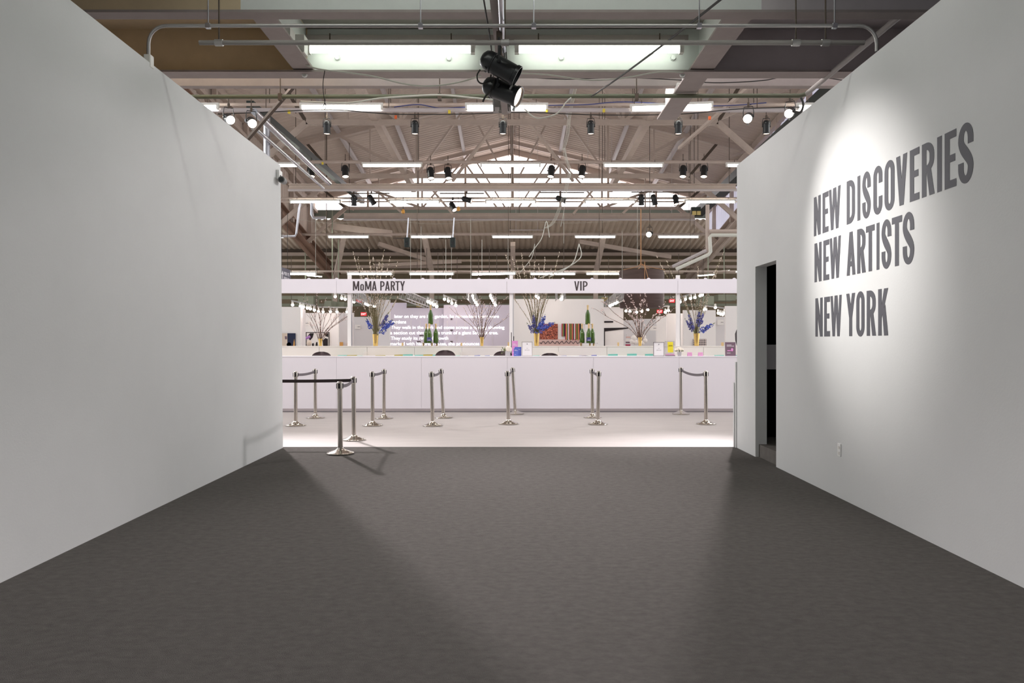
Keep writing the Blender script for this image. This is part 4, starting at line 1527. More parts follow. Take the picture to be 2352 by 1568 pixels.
def belt(own, other, m, sag=0.02, w=0.048):
    oa, a = BP[own]
    b = BP[other][1]
    d = (b - a)
    dn = Vector((d.x, d.y, 0)).normalized()
    a2, b2 = a + dn * 0.045, b - dn * 0.045
    side = Vector((-dn.y, dn.x, 0)) * 0.001
    vs, fs = [], []
    n = 12
    for i in range(n + 1):
        tt = i / n
        p = a2.lerp(b2, tt) - Vector((0, 0, sag * 4 * tt * (1 - tt)))
        vs += [p + side + Vector((0, 0, w / 2)), p + side - Vector((0, 0, w / 2)), p - side - Vector((0, 0, w / 2)), p - side + Vector((0, 0, w / 2))]
    for i in range(n):
        for k in range(4):
            a_, b_ = 4 * i + k, 4 * i + (k + 1) % 4
            fs.append((a_, b_, b_ + 4, a_ + 4))
    fs += [(3, 2, 1, 0), (4 * n, 4 * n + 1, 4 * n + 2, 4 * n + 3)]
    rot = oa.matrix_basis.inverted()
    mb = MB()
    mb.v = [Vector(v) for v in vs]
    mb.f = [list(f) for f in fs]
    ob = mb.build('belt', m)
    ob.parent = oa
    ob.matrix_parent_inverse = rot
    ob['label'] = 'dark retractable belt' if m == 'belt_dark' else 'grey retractable belt'


bpy.context.view_layer.update()
belt('f2', 'f1', 'belt_grey', 0.03)
belt('h', 'f2', 'belt_dark', 0.012)
belt('a2', 'a1', 'belt_grey', 0.02)
belt('b2', 'b1', 'belt_grey', 0.015)
belt('c2', 'c1', 'belt_grey', 0.03)
belt('d2', 'd1', 'belt_grey', 0.02)
belt('e2', 'e1', 'belt_grey', 0.02)
belt('g2', 'g1', 'belt_grey', 0.05)

# ================================================================== long sign on posts
SD = 19.7
z0, z1 = ZZ(673, SD), ZZ(640.5, SD)
t = empty('fascia_sign', (0, SD, z0), 'long white overhead sign board reading MoMA PARTY and VIP', 'sign')
fs_ = [-6.6, XX(773, SD), XX(1164, SD), XX(1557, SD), 6.6]
for a, b in zip(fs_[:-1], fs_[1:]):
    MB().box((a + 0.003, SD, z0), (b - 0.003, SD + 0.05, z1)).build('board', 'white_laminate', t)
cap = 21.7 * SD / F
zbase = ZZ(667.2, SD)
for wordn, ls in (('lettering', [('M', 1115, 1210), ('o', 1225, 1280), ('M', 1296, 1392), ('A', 1400, 1472), ('P', 1525, 1590), ('A', 1597, 1668), ('R', 1682, 1748), ('T', 1752, 1818), ('Y', 1822, 1895)]),
                  ('lettering', None)):
    mb = MB()
    txt = []
    if ls:
        for c, a, b in ls:
            txt.append((c, XX(640 + a / 6.533, SD), XX(640 + b / 6.533, SD), cap))
    else:
        for c, a, b in (('V', 1319, 1330.5), ('I', 1332.5, 1336), ('P', 1338.8, 1349.5)):
            txt.append((c, XX(a, SD), XX(b, SD), cap))
    letters(mb, txt, lambda u, v: (u, SD - 0.0015, zbase + v), (0, -0.003, 0), 0.145, 0.12)
    mb.build(wordn, 'sign_letter', t)
for px in (709, 773, 841, 905, 971, 1034, 1100, 1164, 1229, 1293, 1360, 1425, 1490, 1555, 1621, 1687):
    x = XX(px, SD)
    MB().lathe([(0.045, -0.02), (0.045, 0.02)], (x, SD + 0.025, z1 - 0.015), 14, Matrix.Rotation(R(90), 3, 'X')).build('clip', 'white_laminate', t)
for i, (px, lab) in enumerate(((803, 'left white post carrying the long sign'), (1174, 'middle white post carrying the long sign'), (1557, 'right white post carrying the long sign'))):
    d = SD + 0.12
    x = XX(px, d)
    t = empty('sign_post', (x, d, BT), lab, 'post', 'white posts of the long sign')
    MB().box((x - 0.045, d - 0.045, BT), (x + 0.045, d + 0.045, ZZ(632, d))).build('post', 'booth_white', t)
    MB().box((x + 0.045, d - 0.02, BT), (x + 0.06, d + 0.04, z0 - 0.02)).build('track', 'galvanised', t)

# ================================================================== items on the front counter
def stand_box(name, x0, x1, y0, d, m, label, cat, thick=0.02, lean=0.0, base=CT, group=None):
    a, b = XX(x0, d), XX(x1, d)
    z = ZZ(y0, d)
    mb = MB()
    mb.hexa([(a, d, base), (b, d, base), (b, d + thick, base), (a, d + thick, base),
             (a, d + lean, z), (b, d + lean, z), (b, d + lean + thick, z), (a, d + lean + thick, z)])
    return mb, (a, b, z)


for x0, x1, y0, fm, lab in ((1198.6, 1223, 784.5, 'frame_silver', 'left framed notice with a pale frame on the counter'), (1500.8, 1525.8, 785.5, 'frame_dark', 'right framed notice with a dark frame on the counter')):
    d = 17.35
    a, b, z = XX(x0, d), XX(x1, d), ZZ(y0, d)
    t = empty('framed_notice', ((a + b) / 2, d, CT), lab, 'notice', 'framed notices on the counter')
    fw = 0.008
    mb = MB()
    mb.box((a, d, CT), (a + fw, d + 0.02, z)).box((b - fw, d, CT), (b, d + 0.02, z)).box((a, d, CT), (b, d + 0.02, CT + fw)).box((a, d, z - fw), (b, d + 0.02, z))
    mb.build('frame', fm, t)
    MB().box((a + fw, d + 0.006, CT + fw), (b - fw, d + 0.014, z - fw)).build('sheet', 'paper', t)
    h = z - CT
    c = (a + b) / 2
    font_text('text_line', 'VIP', 'text_grey', t, (c - 0.018, d + 0.004, CT + 0.52 * h), width=0.036, height=0.014)
    font_text('text_line', 'SERVICES', 'text_grey', t, (c - 0.052, d + 0.004, CT + 0.39 * h), width=0.104, height=0.018)
    MB().octa((c, d + 0.004, CT + 0.84 * h), 0.014).build('emblem', 'text_grey', t)
    MB().bar((c, d + 0.02, CT + 0.6 * h), (c, d + 0.09, CT), 0.03, 0.004).build('easel_leg', fm, t)

# brochures
for x0, x1, y0, d, m, lab, bands in ((1176, 1189.5, 782.5, 17.55, 'brochure_pink', 'pink brochure standing behind the blue ones', 'paper'),
                              (1182, 1197.5, 796.5, 17.40, 'brochure_blue', 'taller blue brochure in the rack beside the framed notice', 'paper'),
                              (1180, 1191, 800, 17.30, 'brochure_blue', 'front blue brochure beside the small white flowers', 'paper'),
                              (1666, 1690, 785.5, 17.40, 'poster_mauve', 'mauve poster card standing at the right end of the counter', 'paper')):
    mb, (a, b, z) = stand_box('brochure', x0, x1, y0, d, m, lab, 'brochure', 0.012, 0.02)
    o = mb.build('brochure', m)
    tag(o, lab, 'brochure')
    h = z - CT
    mb = MB()
    for k, (f0, f1, hh) in enumerate(((0.15, 0.6, 0.78), (0.15, 0.85, 0.70), (0.15, 0.5, 0.2))):
        yy = d + 0.02 * hh - 0.002
        mb.box((a + (b - a) * f0, yy - 0.002, CT + h * hh), (a + (b - a) * f1, yy + 0.001, CT + h * (hh + 0.03)))
    mb.build('print_line', bands, o)
    if m == 'poster_mauve':
        mb = MB()
        mb.box((a + (b - a) * 0.2, d + 0.004, CT + h * 0.35), (a + (b - a) * 0.55, d + 0.008, CT + h * 0.42))
        mb.ball((a + (b - a) * 0.65, d + 0.004, CT + h * 0.45), 0.025, 1.5)
        mb.build('picture', 'brochure_pink', o)
# dark slim poles beside the brochures
for px, y0, lab in ((1174.6, 763, 'taller of two slim dark poles behind the pink brochure'), (1180, 772, 'shorter of two slim dark poles behind the pink brochure')):
    d = 18.0
    t = tag(MB().tube([(XX(px, d), d, 0.0), (XX(px, d), d, ZZ(y0, d))], 0.008, 8).build('slim_pole', 'art_black'), lab, 'pole')
# yellow leaflet in a clear holder
d = 17.4
t = empty('leaflet_holder', (XX(1540, d), d, CT), 'clear leaflet holder filled with pink leaflets on the counter', 'holder')
a, b = XX(1529, d), XX(1551, d)
MB().box((a, d, CT), (b, d + 0.1, CT + 0.012)).build('base', 'acrylic', t)
MB().box((a, d + 0.09, CT), (b, d + 0.1, ZZ(783, d))).build('back_plate', 'acrylic', t)
mb = MB()
for k in range(3):
    mb.box((a + 0.01, d + 0.004 * k, CT + 0.014 + 0.012 * k), (b - 0.01, d + 0.08, CT + 0.022 + 0.012 * k))
mb.build('leaflet_stack', 'pink_card', t)
mb, (a, b, z) = stand_box('leaflet', 1534, 1546.5, 785, d, 'yellow_card', '', '', 0.01, 0.03, base=ZZ(809, d))
o = tag(mb.build('leaflet', 'yellow_card'), 'bright yellow leaflet upright in the clear holder', 'leaflet')
MB().box((a + 0.02, d + 0.008, z - 0.09), (b - 0.02, d + 0.012, z - 0.07)).build('print_line', 'olive_card', o)
for x0, x1, lab in ((1579.6, 1590, 'left one of two small pink cards on the counter'), (1604.3, 1615, 'right one of two small pink cards on the counter')):
    d = 17.35
    a, b = XX(x0, d), XX(x1, d)
    mb = MB()
    mb.add([(a, d, CT), (b, d, CT), (b, d + 0.03, ZZ(809, d)), (a, d + 0.03, ZZ(809, d)), (b, d + 0.06, CT), (a, d + 0.06, CT)], [(0, 1, 2, 3), (3, 2, 4, 5)])
    o = tag(mb.build('tent_card', 'pink_card'), lab, 'card', 'small pink cards on the counter')
    MB().box((a + 0.02, d + 0.010, CT + 0.045), (b - 0.03, d + 0.013, CT + 0.055)).build('print_line', 'art_rose', o)


# small flower pots
def puff(mb, c, r, n, rr):
    for k in range(n):
        th = math.acos(1 - 2 * (k + 0.5) / n)
        ph = k * 2.39996
        p = Vector((math.sin(th) * math.cos(ph), math.sin(th) * math.sin(ph), math.cos(th)))
        mb.octa(Vector(c) + p * r, rr, p, rr * 0.6)


d = 17.3
for px, x0, x1, y0, fy, lab, flab in ((1166, 1160.5, 1172, 806, 801, 'small grey cube vase at the middle of the counter', 'white hydrangea head with dry sprigs in the grey cube vase'),
                               (1560, 1555, 1566, 808, 803, 'small round pale pot near the clear leaflet holder', 'round cream posy in the pale pot')):
    a, b, z = XX(x0, d), XX(x1, d), ZZ(y0, d)
    cx = (a + b) / 2
    r = (b - a) / 2
    if px < 1200:
        MBo = MB().box((a, d - r, CT), (b, d + r, z)).build('flower_pot', 'pot_grey', None, bevel=0.004)
    else:
        MBo = MB().lathe([(0.0, CT), (r * 0.75, CT), (r, z), (r * 0.9, z), (0.0, z - 0.01)], (cx, d, 0), 18).build('flower_pot', 'pot_grey', None, True)
    tag(MBo, lab, 'pot')
    t = empty('flower_posy', (cx, d, z), flab, 'flowers')
    mb = MB()
    if px < 1200:
        c = W(1168, 802, d)
        mb.ball(c, 0.065, 0.95, 12, 8)
        puff(mb, c, 0.066, 70, 0.018)
        mb.build('flower_head', 'hydrangea', t)
        mb = MB()
        for k in range(9):
            q = W(random.uniform(1152, 1163), random.uniform(795, 811), d + random.uniform(-0.04, 0.04))
            mb.tube([(cx - 0.02, d, z - 0.01), q], 0.003, 5)
            mb.octa(q, 0.016, None, 0.022)
        mb.build('sprig', 'leaf_green', t)
    else:
        c = W(1560, 803.5, d)
        for k in range(26):
            ph = k * 2.39996
            rr = 0.09 * math.sqrt((k + 0.5) / 26)
            mb.ball(c + Vector((rr * math.cos(ph), rr * math.sin(ph), 0.045 * (1 - (rr / 0.09) ** 2))), 0.02, 1, 6, 4)
        mb.build('flower_head', 'hydrangea', t)
        mb = MB()
        for k in range(10):
            ph = k * 0.63
            mb.octa(c + Vector((0.085 * math.cos(ph), 0.085 * math.sin(ph), -0.02)), 0.016)
        mb.tube([(cx, d, z - 0.01), c], 0.012, 6)
        mb.build('leaf', 'leaf_green', t)

# ================================================================== vases and branches
VD = BF + 0.40


def vase(px, w, ytop, label):
    cx = XX(px, VD)
    r = w * VD / F / 2
    z = ZZ(ytop, VD)
    mb = MB()
    h = z - BT
    mb.lathe([(0.0, BT), (r * 0.72, BT), (r * 0.74, BT + 0.01), (r * 0.8, BT + h * 0.4), (r, z), (r * 0.92, z), (r * 0.7, BT + h * 0.4), (0.0, BT + 0.03)], (cx, VD, 0), 24)
    return tag(mb.build('gold_vase', 'gold', None, True), label, 'vase', 'gold vases on the back counter'), Vector((cx, VD, z))


def bundle(name, top, ends, mt, label, cat, buds, bud_m, bud_r, r=0.008, side=0, curve=0.05):
    t = empty(name, top - Vector((0, 0, 0.12)), label, cat)
    for (ex, ey) in ends:
        e = W(ex, ey, VD + random.uniform(-0.05, 0.35))
        st = top + Vector((random.uniform(-0.03, 0.03), random.uniform(-0.02, 0.02), -0.12))
        dv = (e - st)
        m1 = st + dv * 0.35 + Vector((-dv.x * curve * 1.6, 0, dv.length * curve))
        m2 = st + dv * 0.7 + Vector((random.uniform(-0.03, 0.03), 0, dv.length * curve * 0.6))
        pts = smooth_path([st, m1, m2, e], 4)
        mb = MB().tube(pts, r, 5, r2=r * 0.35)
        twigs = []
        for k in range(side):
            i = random.randint(4, len(pts) - 2)
            q = pts[i]
            ln = dv.length * random.uniform(0.12, 0.3)
            dirv = (dv.normalized() + Vector((random.uniform(-0.8, 0.8), random.uniform(-0.4, 0.4), random.uniform(-0.1, 0.5)))).normalized()
            e2 = q + dirv * ln
            tw = [q, q + dirv * ln * 0.5 + Vector((0, 0, 0.02)), e2]
            mb.tube(tw, r * 0.5, 4, r2=r * 0.25)
            twigs.append(tw)
        br = mb.build('branch', mt, t, True)
        mb = MB()
        for k in range(buds):
            if twigs and random.random() < 0.5:
                tw = random.choice(twigs)
                a = tw[1].lerp(tw[2], random.random())
                dd = tw[2] - tw[0]
            else:
                lo = int(len(pts) * (0.35 if side == 0 else 0.3))
                i = random.randint(lo, len(pts) - 2)
                a = pts[i].lerp(pts[i + 1], random.random())
                dd = pts[i + 1] - pts[i]
            off = Vector((random.uniform(-1, 1), random.uniform(-1, 1), random.uniform(-0.3, 1))) * bud_r * 1.2
            mb.octa(a + off, bud_r, dd + off, bud_r * (1.7 if side == 0 else 1.0))
        mb.build('catkin' if side == 0 else 'blossom', bud_m, br)['kind'] = 'stuff'
    return t


def delphinium(top, a, b, m, label, dens=70, rad=0.05):
    """flower spike: stem from the vase mouth to a, florets between a and b (pixels)"""
    d = VD - 0.14
    pa, pb = W(a[0], a[1], d), W(b[0], b[1], d)
    t = empty('delphinium_stem', top - Vector((0, 0, 0.1)), label, 'flower', 'blue delphinium spikes in the gold vases')
    dv = pb - pa
    MB().tube(smooth_path([top + Vector((0, -0.02, -0.1)), top.lerp(pa, 0.6), pa, pb], 4), 0.006, 6).build('stem', 'leaf_green', t, True)
    mb = MB()
    for k in range(dens):
        u = random.random()
        rr = rad * 1.35 * (1 - 0.5 * u)
        off = Vector((random.uniform(-1, 1), random.uniform(-1, 1), random.uniform(-1, 1)))
        off = off.normalized() * rr * random.uniform(0.4, 1)
        c = pa + dv * u + off
        s = random.uniform(0.020, 0.032) * (1 - 0.35 * u)
        mb.octa(c, s, off, s * 0.5)
    mb.build('floret', m, t)['kind'] = 'stuff'
    mb = MB()
    for k in range(8):
        c = pb + dv.normalized() * random.uniform(0, 0.07) + Vector((random.uniform(-1, 1), random.uniform(-1, 1), random.uniform(-1, 1))) * 0.018
        mb.octa(c, 0.009)
    mb.build('bud', 'leaf_green', t)['kind'] = 'stuff'
    return t


v, top = vase(736, 9.4, 777.5, 'leftmost gold vase with bare blossom twigs')
bundle('blossom_branches', top, [(708, 712), (695, 683), (722, 716), (728, 676), (733, 720), (739, 690), (755, 705), (762, 716), (775, 722), (790, 714), (806, 720), (833, 699), (712, 740)], 'twig_brown',
       'sparse brown blossom twigs in the leftmost gold vase', 'branches', 20, 'blossom', 0.012, 0.008, 3)
v, top = vase(862.6, 14.4, 767, 'gold vase with willow under the left sign word')
ends = [(810, 577), (822, 590), (847, 567), (849, 600), (866, 612), (882, 573), (880, 604), (914, 601), (902, 620), (832, 616), (896, 590), (842, 620), (872, 600), (857, 590), (890, 640), (905, 660),
        (838, 660), (826, 680), (868, 640), (878, 655), (850, 650), (915, 680), (908, 690), (845, 690), (860, 670)]
bundle('willow_branches', top, ends, 'twig_green', 'tall willow fan in the vase under the left sign word', 'branches', 42, 'catkin', 0.010, 0.008, 0, 0.04)
delphinium(top, (852, 752), (842, 734), 'delph_blue', 'single blue delphinium at the left of the left willow vase', 60, 0.05)
delphinium(top, (876, 763), (898, 738), 'delph_blue', 'lower right blue delphinium of the left willow vase', 110, 0.075)
delphinium(top, (878, 748), (889, 724), 'delph_violet', 'upper right violet delphinium of the left willow vase', 80, 0.06)
delphinium(top, (884, 752), (905, 742), 'delph_blue', 'outermost right delphinium of the left willow vase', 70, 0.05)
v, top = vase(1106.8, 9.0, 773.7, 'gold vase with blossom twigs left of the middle post')
bundle('blossom_branches', top, [(1032, 705), (1068, 712), (1078, 690), (1082, 672), (1103, 680), (1104, 700), (1110, 690), (1132, 678), (1135, 690), (1152, 700), (1177, 720), (1148, 690), (1095, 676), (1140, 668), (1066, 684)],
       'twig_brown', 'pink-budded blossom twigs in front of the projected text', 'branches', 26, 'blossom', 0.011, 0.008, 4)
v, top = vase(1232.3, 13.4, 764.5, 'gold vase with willow right of the middle post')
ends = [(1160, 583), (1176, 590), (1186, 600), (1203, 612), (1198, 582), (1216, 598), (1228, 600), (1238, 606), (1252, 590), (1250, 612), (1285, 578), (1280, 604), (1265, 618), (1222, 622), (1190, 625), (1210, 640),
        (1240, 640), (1258, 660), (1262, 680), (1202, 680), (1218, 676), (1228, 672), (1246, 676), (1180, 684), (1255, 640), (1233, 660)]
bundle('willow_branches', top, ends, 'twig_green', 'tall willow fan in the vase right of the middle post', 'branches', 42, 'catkin', 0.010, 0.008, 0, 0.04)
delphinium(top, (1224, 762), (1214, 746), 'delph_violet', 'small violet delphinium at the left of the middle willow vase', 50, 0.045)
delphinium(top, (1238, 760), (1250, 728), 'delph_blue', 'biggest blue delphinium of the middle willow vase', 150, 0.085)
delphinium(top, (1246, 754), (1270, 742), 'delph_blue', 'blue delphinium leaning right from the middle willow vase', 100, 0.065)
delphinium(top, (1227, 750), (1226, 724), 'delph_violet', 'upright violet delphinium of the middle willow vase', 60, 0.05)
v, top = vase(1470, 9.0, 774.5, 'gold vase with blossom twigs below the hanging dark drum')
bundle('blossom_branches', top, [(1373, 713), (1390, 696), (1440, 712), (1432, 688), (1445, 700), (1455, 690), (1470, 676), (1472, 684), (1480, 690), (1487, 692), (1517, 720), (1530, 692), (1552, 706), (1462, 720), (1500, 730), (1450, 676)],
       'twig_brown', 'white-blossomed twigs spreading below the hanging dark drum', 'branches', 34, 'blossom', 0.013, 0.009, 3)
v, top = vase(1600, 14.0, 765, 'rightmost gold vase with slender willow')
ends = [(1508, 588), (1530, 596), (1545, 640), (1560, 665), (1569, 682), (1588, 690), (1613, 660), (1603, 610), (1620, 630), (1663, 578), (1655, 590), (1648, 620), (1640, 632), (1625, 690), (1595, 640), (1580, 650), (1612, 690)]
bundle('willow_branches', top, ends, 'twig_green', 'slender willow fan in the rightmost gold vase', 'branches', 34, 'catkin', 0.010, 0.008, 0, 0.04)
delphinium(top, (1592, 757), (1582, 722), 'delph_violet', 'upper left violet delphinium of the rightmost vase', 90, 0.05)
delphinium(top, (1588, 758), (1577, 737), 'delph_violet', 'lower left delphinium of the rightmost vase', 60, 0.045)
delphinium(top, (1604, 745), (1606, 717), 'delph_violet', 'upright violet delphinium of the rightmost vase', 80, 0.055)
delphinium(top, (1610, 742), (1615, 720), 'delph_violet', 'second upright delphinium of the rightmost vase', 60, 0.045)
delphinium(top, (1612, 759), (1637, 744), 'delph_blue', 'bright blue delphinium leaning right from the rightmost vase', 110, 0.065)


# ------------------------------------------------------------------ bottle towers
def bottle():
    t = empty('champagne_bottle', (0, 0, 0), 'x', 'bottle', 'champagne bottles in the two towers')
    MB().lathe([(0.0, 0.0), (0.062, 0.0), (0.066, 0.01), (0.066, 0.23), (0.060, 0.28), (0.040, 0.33), (0.024, 0.37), (0.021, 0.40), (0.0, 0.40)], (0, 0, 0), 20).build('glass', 'bottle_green', t, True)
    MB().lathe([(0.0225, 0.375), (0.0235, 0.40), (0.0225, 0.47), (0.027, 0.475), (0.027, 0.495), (0.022, 0.51), (0.0, 0.512)], (0, 0, 0), 16).build('foil', 'gold_foil', t, True)
    mb = MB()
    vs, fs = [], []
    for k in range(9):
        a = R(-90 - 62 + 124 * k / 8)
        vs += [(0.0672 * math.cos(a), 0.0672 * math.sin(a), 0.05), (0.0672 * math.cos(a), 0.0672 * math.sin(a), 0.13 + 0.02 * math.cos(R(-62 + 124 * k / 8)))]
    for k in range(8):
        fs.append((2 * k, 2 * k + 2, 2 * k + 3, 2 * k + 1))
    mb.add(vs, fs)
    lb = mb.build('label', 'label_navy', t, True)
    MB().box((-0.035, -0.0685, 0.07), (0.035, -0.0655, 0.085)).build('print_line', 'sign_white', lb)
    return t


bot0 = bottle()
TD = 20.9
firstb = True
for (tx, offs, lab) in ((989, ((-10, 0), (-2, -0.1), (12, 0)), 'left'), (1350, ((-13, 0), (1.5, -0.1), (10.5, 0)), 'right')):
    base = empty('bottle_stand', (XX(tx, TD), TD, 0), lab + ' clear tiered stand for champagne bottles', 'stand')
    x = XX(tx, TD)
    zt1, zt2, zt3 = ZZ(744.8, TD), ZZ(787.5, TD), ZZ(831, TD)
    MB().box((x - 0.3, TD - 0.22, 0.0), (x + 0.3, TD + 0.3, zt3 - 0.0)).build('pedestal', 'booth_white', base)
    MB().box((x - 0.09, TD - 0.09, zt1 - 0.012), (x + 0.09, TD + 0.09, zt1)).build('shelf', 'acrylic', base)
    MB().box((x - 0.24, TD - 0.2, zt2 - 0.012), (x + 0.24, TD + 0.12, zt2)).build('shelf', 'acrylic', base)
    mb = MB()
    for sx, sy in ((-0.07, 0.07), (0.07, 0.07)):
        mb.tube([(x + sx, TD + sy, zt2), (x + sx, TD + sy, zt1 - 0.012)], 0.005, 6)
    for sx, sy in ((-0.22, 0.1), (0.22, 0.1)):
        mb.tube([(x + sx, TD + sy, zt3), (x + sx, TD + sy, zt2 - 0.012)], 0.006, 6)
    mb.build('support', 'acrylic', base)
    spots = [((0, 0), zt1, 'top champagne bottle of the ' + lab + ' tower')]
    wn = ('left', 'front middle', 'right')
    for (ox, oy), w_ in zip(offs, wn):
        spots.append(((ox * TD / F, oy), zt2, w_ + ' bottle in the middle tier of the ' + lab + ' tower'))
    for ox, oy, w_ in ((-16, -0.05, 'outer left'), (4, -0.1, 'middle'), (14, 0.05, 'right')):
        spots.append(((ox * TD / F, oy), zt3, w_ + ' bottle in the lowest tier of the ' + lab + ' tower, only foil showing'))
    for (ox, oy), z, lb in spots:
        o = bot0 if firstb else copy_tree(bot0)
        firstb = False
        o.location = (x + ox, TD + oy, z)
        o['label'] = lb
        o.rotation_euler = (0, 0, 0 if 'front' in lb else R(150))

# ================================================================== fair booths behind
def booth(x0, x1, ytop, d, m, label, thick=0.15, yside=None):
    """free-standing partition; yside=(x2, d2): return wall going back"""
    t = empty('booth_wall', (XX((x0 + x1) / 2, d), d, 0), label, 'partition')
    a, b, z = XX(x0, d), XX(x1, d), ZZ(ytop, d)
    MB().box((a, d, 0), (b, d + thick, z)).build('panel', m, t)
    if yside:
        x2, d2, ms = yside
        c = XX(x2, d2)
        e = b if x2 > (x0 + x1) / 2 else a
        s = 0.12 if x2 <= (x0 + x1) / 2 else -0.12
        mb = MB()
        mb.hexa([(e, d + thick, 0), (e + s, d + thick, 0), (c + s, d2, 0), (c, d2, 0), (e, d + thick, z), (e + s, d + thick, z), (c + s, d2, z), (c, d2, z)])
        mb.build('side_panel', ms, t)
    return t


booth(630, 690, 704.5, 28, 'booth_white', 'leftmost white booth wall beside the left wall end', 0.15, (702, 31, 'booth_grey'))
booth(700, 778, 718.5, 33, 'booth_white', 'white booth wall carrying the framed black and white print')
booth(778, 812, 718, 34, 'booth_grey', 'pale booth wall just left of the left sign post')
booth(811, 856, 727.5, 36, 'booth_grey', 'grey booth wall just right of the left sign post')
booth(865, 895, 688, 24.5, 'booth_grey', 'bluish grey booth end standing behind the left willow vase')
booth(880, 933, 695, 30.6, 'booth_lilac', 'taller lilac wall end above the left of the projected text')
booth(892, 1020, 707, 30.2, 'booth_lilac', 'lilac white wall carrying the left part of the projected text')
t = booth(1019, 1182, 700, 29.9, 'booth_lilac', 'lilac white wall carrying the right part of the projected text')
booth(1178, 1387, 686.5, 27, 'booth_white', 'large white booth wall behind the right bottle tower')
booth(1383, 1432, 705, 33, 'booth_white', 'white booth wall with slanted black bands right of the right bottle tower')
booth(1425, 1470, 735, 36, 'booth_grey', 'low white structure behind the slanted black bands')
booth(1455, 1510, 732, 40, 'booth_grey', 'grey recessed booth wall below the hanging drum')
booth(1508, 1533, 726, 34, 'booth_white', 'narrow white booth wall left of the right sign post')
booth(1532, 1572, 719.5, 30, 'booth_white', 'white booth wall behind the right sign post')
booth(1570, 1644, 712, 29, 'booth_white', 'white booth wall behind the rightmost vase')
booth(1642, 1670, 727, 36, 'booth_grey', 'recessed grey booth wall right of the rightmost vase')
booth(1667, 1720, 702.5, 27, 'booth_white', 'rightmost white booth wall beside the right wall end')
# vertical seams on the lilac wall
for px, d, m in ((1141, 29.9, 'frame_dark'),):
    pass

# projected text
TX = 29.80
t = empty('projected_text', (XX(1020, TX), TX, 1.5), 'white projected text in six lines on the lilac wall', 'projection')
for s, xa_, xb_, yb_, yt_ in (('later on they are in a garden, he remembers there were', 906, 1146, 729.8, 722.3), ('gardens', 899.5, 932.8, 742.6, 735), ('They walk in the park and come across a cutting showing', 897.6, 1158.5, 755, 747.6),
                              ('a section cut through the trunk of a giant Sequoia tree.', 896.4, 1144, 767.4, 760), ('They study its rings of growth', 897.6, 1029.7, 779.9, 772.4), ('marked with historical dates, she pronounces', 896.4, 1101, 792.7, 785)):
    a, b = XX(xa_, TX), XX(xb_, TX)
    font_text('text_line', s, 'projection_white', t, (a, TX, ZZ(yb_, TX)), width=b - a, height=(yb_ - yt_) * TX / F, weight=0.004)
# faint line drawing on the lilac wall
mb = MB()
for px, y0, y1 in ((911, 735, 790), (944, 734, 790), (965, 735, 790), (1006, 735, 790), (1027, 736, 785), (1048, 735, 790), (1068, 736, 792), (1131, 724, 793)):
    mb.box((XX(px, 29.86) - 0.008, 29.87, ZZ(y1, 29.86)), (XX(px, 29.86) + 0.008, 29.898, ZZ(y0, 29.86)))
tag(mb.build('wall_drawing', 'booth_grey'), 'faint vertical line drawing on the lilac text wall', 'drawing')
mb = MB()
for px, py, w in ((1037, 732, 4), (1037, 758, 6), (1037, 784, 6), (968, 770, 10), (962, 784, 9)):
    p = W(px, py, 29.86)
    mb.box((p.x - w * 0.008, 29.865, p.z - 0.03), (p.x + w * 0.008, 29.898, p.z + 0.02))
tag(mb.build('wall_shelf', 'frame_dark'), 'small dark ledges on the lilac text wall', 'shelf')


# artworks
def art(name, x0, x1, y0, y1, d, m, label, th=0.03):
    a, b = XX(x0, d), XX(x1, d)
    o = MB().box((a, d - th, ZZ(y1, d)), (b, d, ZZ(y0, d))).build(name, m)
    return tag(o, label, 'artwork'), (a, b, ZZ(y1, d), ZZ(y0, d))


# dark painting on the leftmost booth
o, (a, b, zl, zh) = art('painting', 646, 679, 765, 797, 27.99, 'art_navy', 'dark blue figurative painting on the leftmost booth')
d = 27.955
MB().box((a, d, zl), (XX(660, d), d + 0.006, zh)).build('painted_shape', 'art_cream', o)
MB().lathe([(0.0, 0), (0.08, 0.0)], W(663.5, 791, d), 14, Matrix.Rotation(R(90), 3, 'X')).build('painted_shape', 'art_blue', o)
MB().prism([W(673, 797, d), W(677, 797, d), W(677, 787, d), W(675.5, 778, d), W(674, 787, d)], (0, 0.004, 0)).build('painted_shape', 'art_orange', o)
MB().prism([W(654, 772, d - 0.004), W(659, 772, d - 0.004), W(659, 779, d - 0.004), W(655, 779, d - 0.004)], (0, 0.004, 0)).build('painted_shape', 'poster_mauve', o)
# framed black and white print
o, (a, b, zl, zh) = art('framed_print', 703, 757, 762.5, 797, 32.98, 'art_white', 'framed black and white print behind the leftmost vase')
d = 32.94
mb = MB()
mb.box((a, d, zh - 0.03), (b, d + 0.02, zh)).box((b - 0.03, d, zl), (b, d + 0.02, zh)).box((a, d, zl), (a + 0.03, d + 0.02, zh))
mb.build('frame', 'art_black', o)
mb = MB()
for poly in (((706, 772), (712, 765), (721, 765), (718, 775), (712, 782)), ((742, 765), (754, 765), (754, 774), (748, 772)), ((742, 797), (741, 782), (747, 776), (753, 778), (753, 797)),
             ((716, 797), (717, 789), (720, 787), (722, 797)), ((724, 797), (726, 786), (729, 785), (730, 797)), ((705, 797), (707, 786), (709, 797)), ((731, 797), (733, 788), (735, 797))):
    mb.prism([W(x, y, d - 0.002) for x, y in poly], (0, 0.004, 0))
mb.build('printed_shape', 'art_black', o)
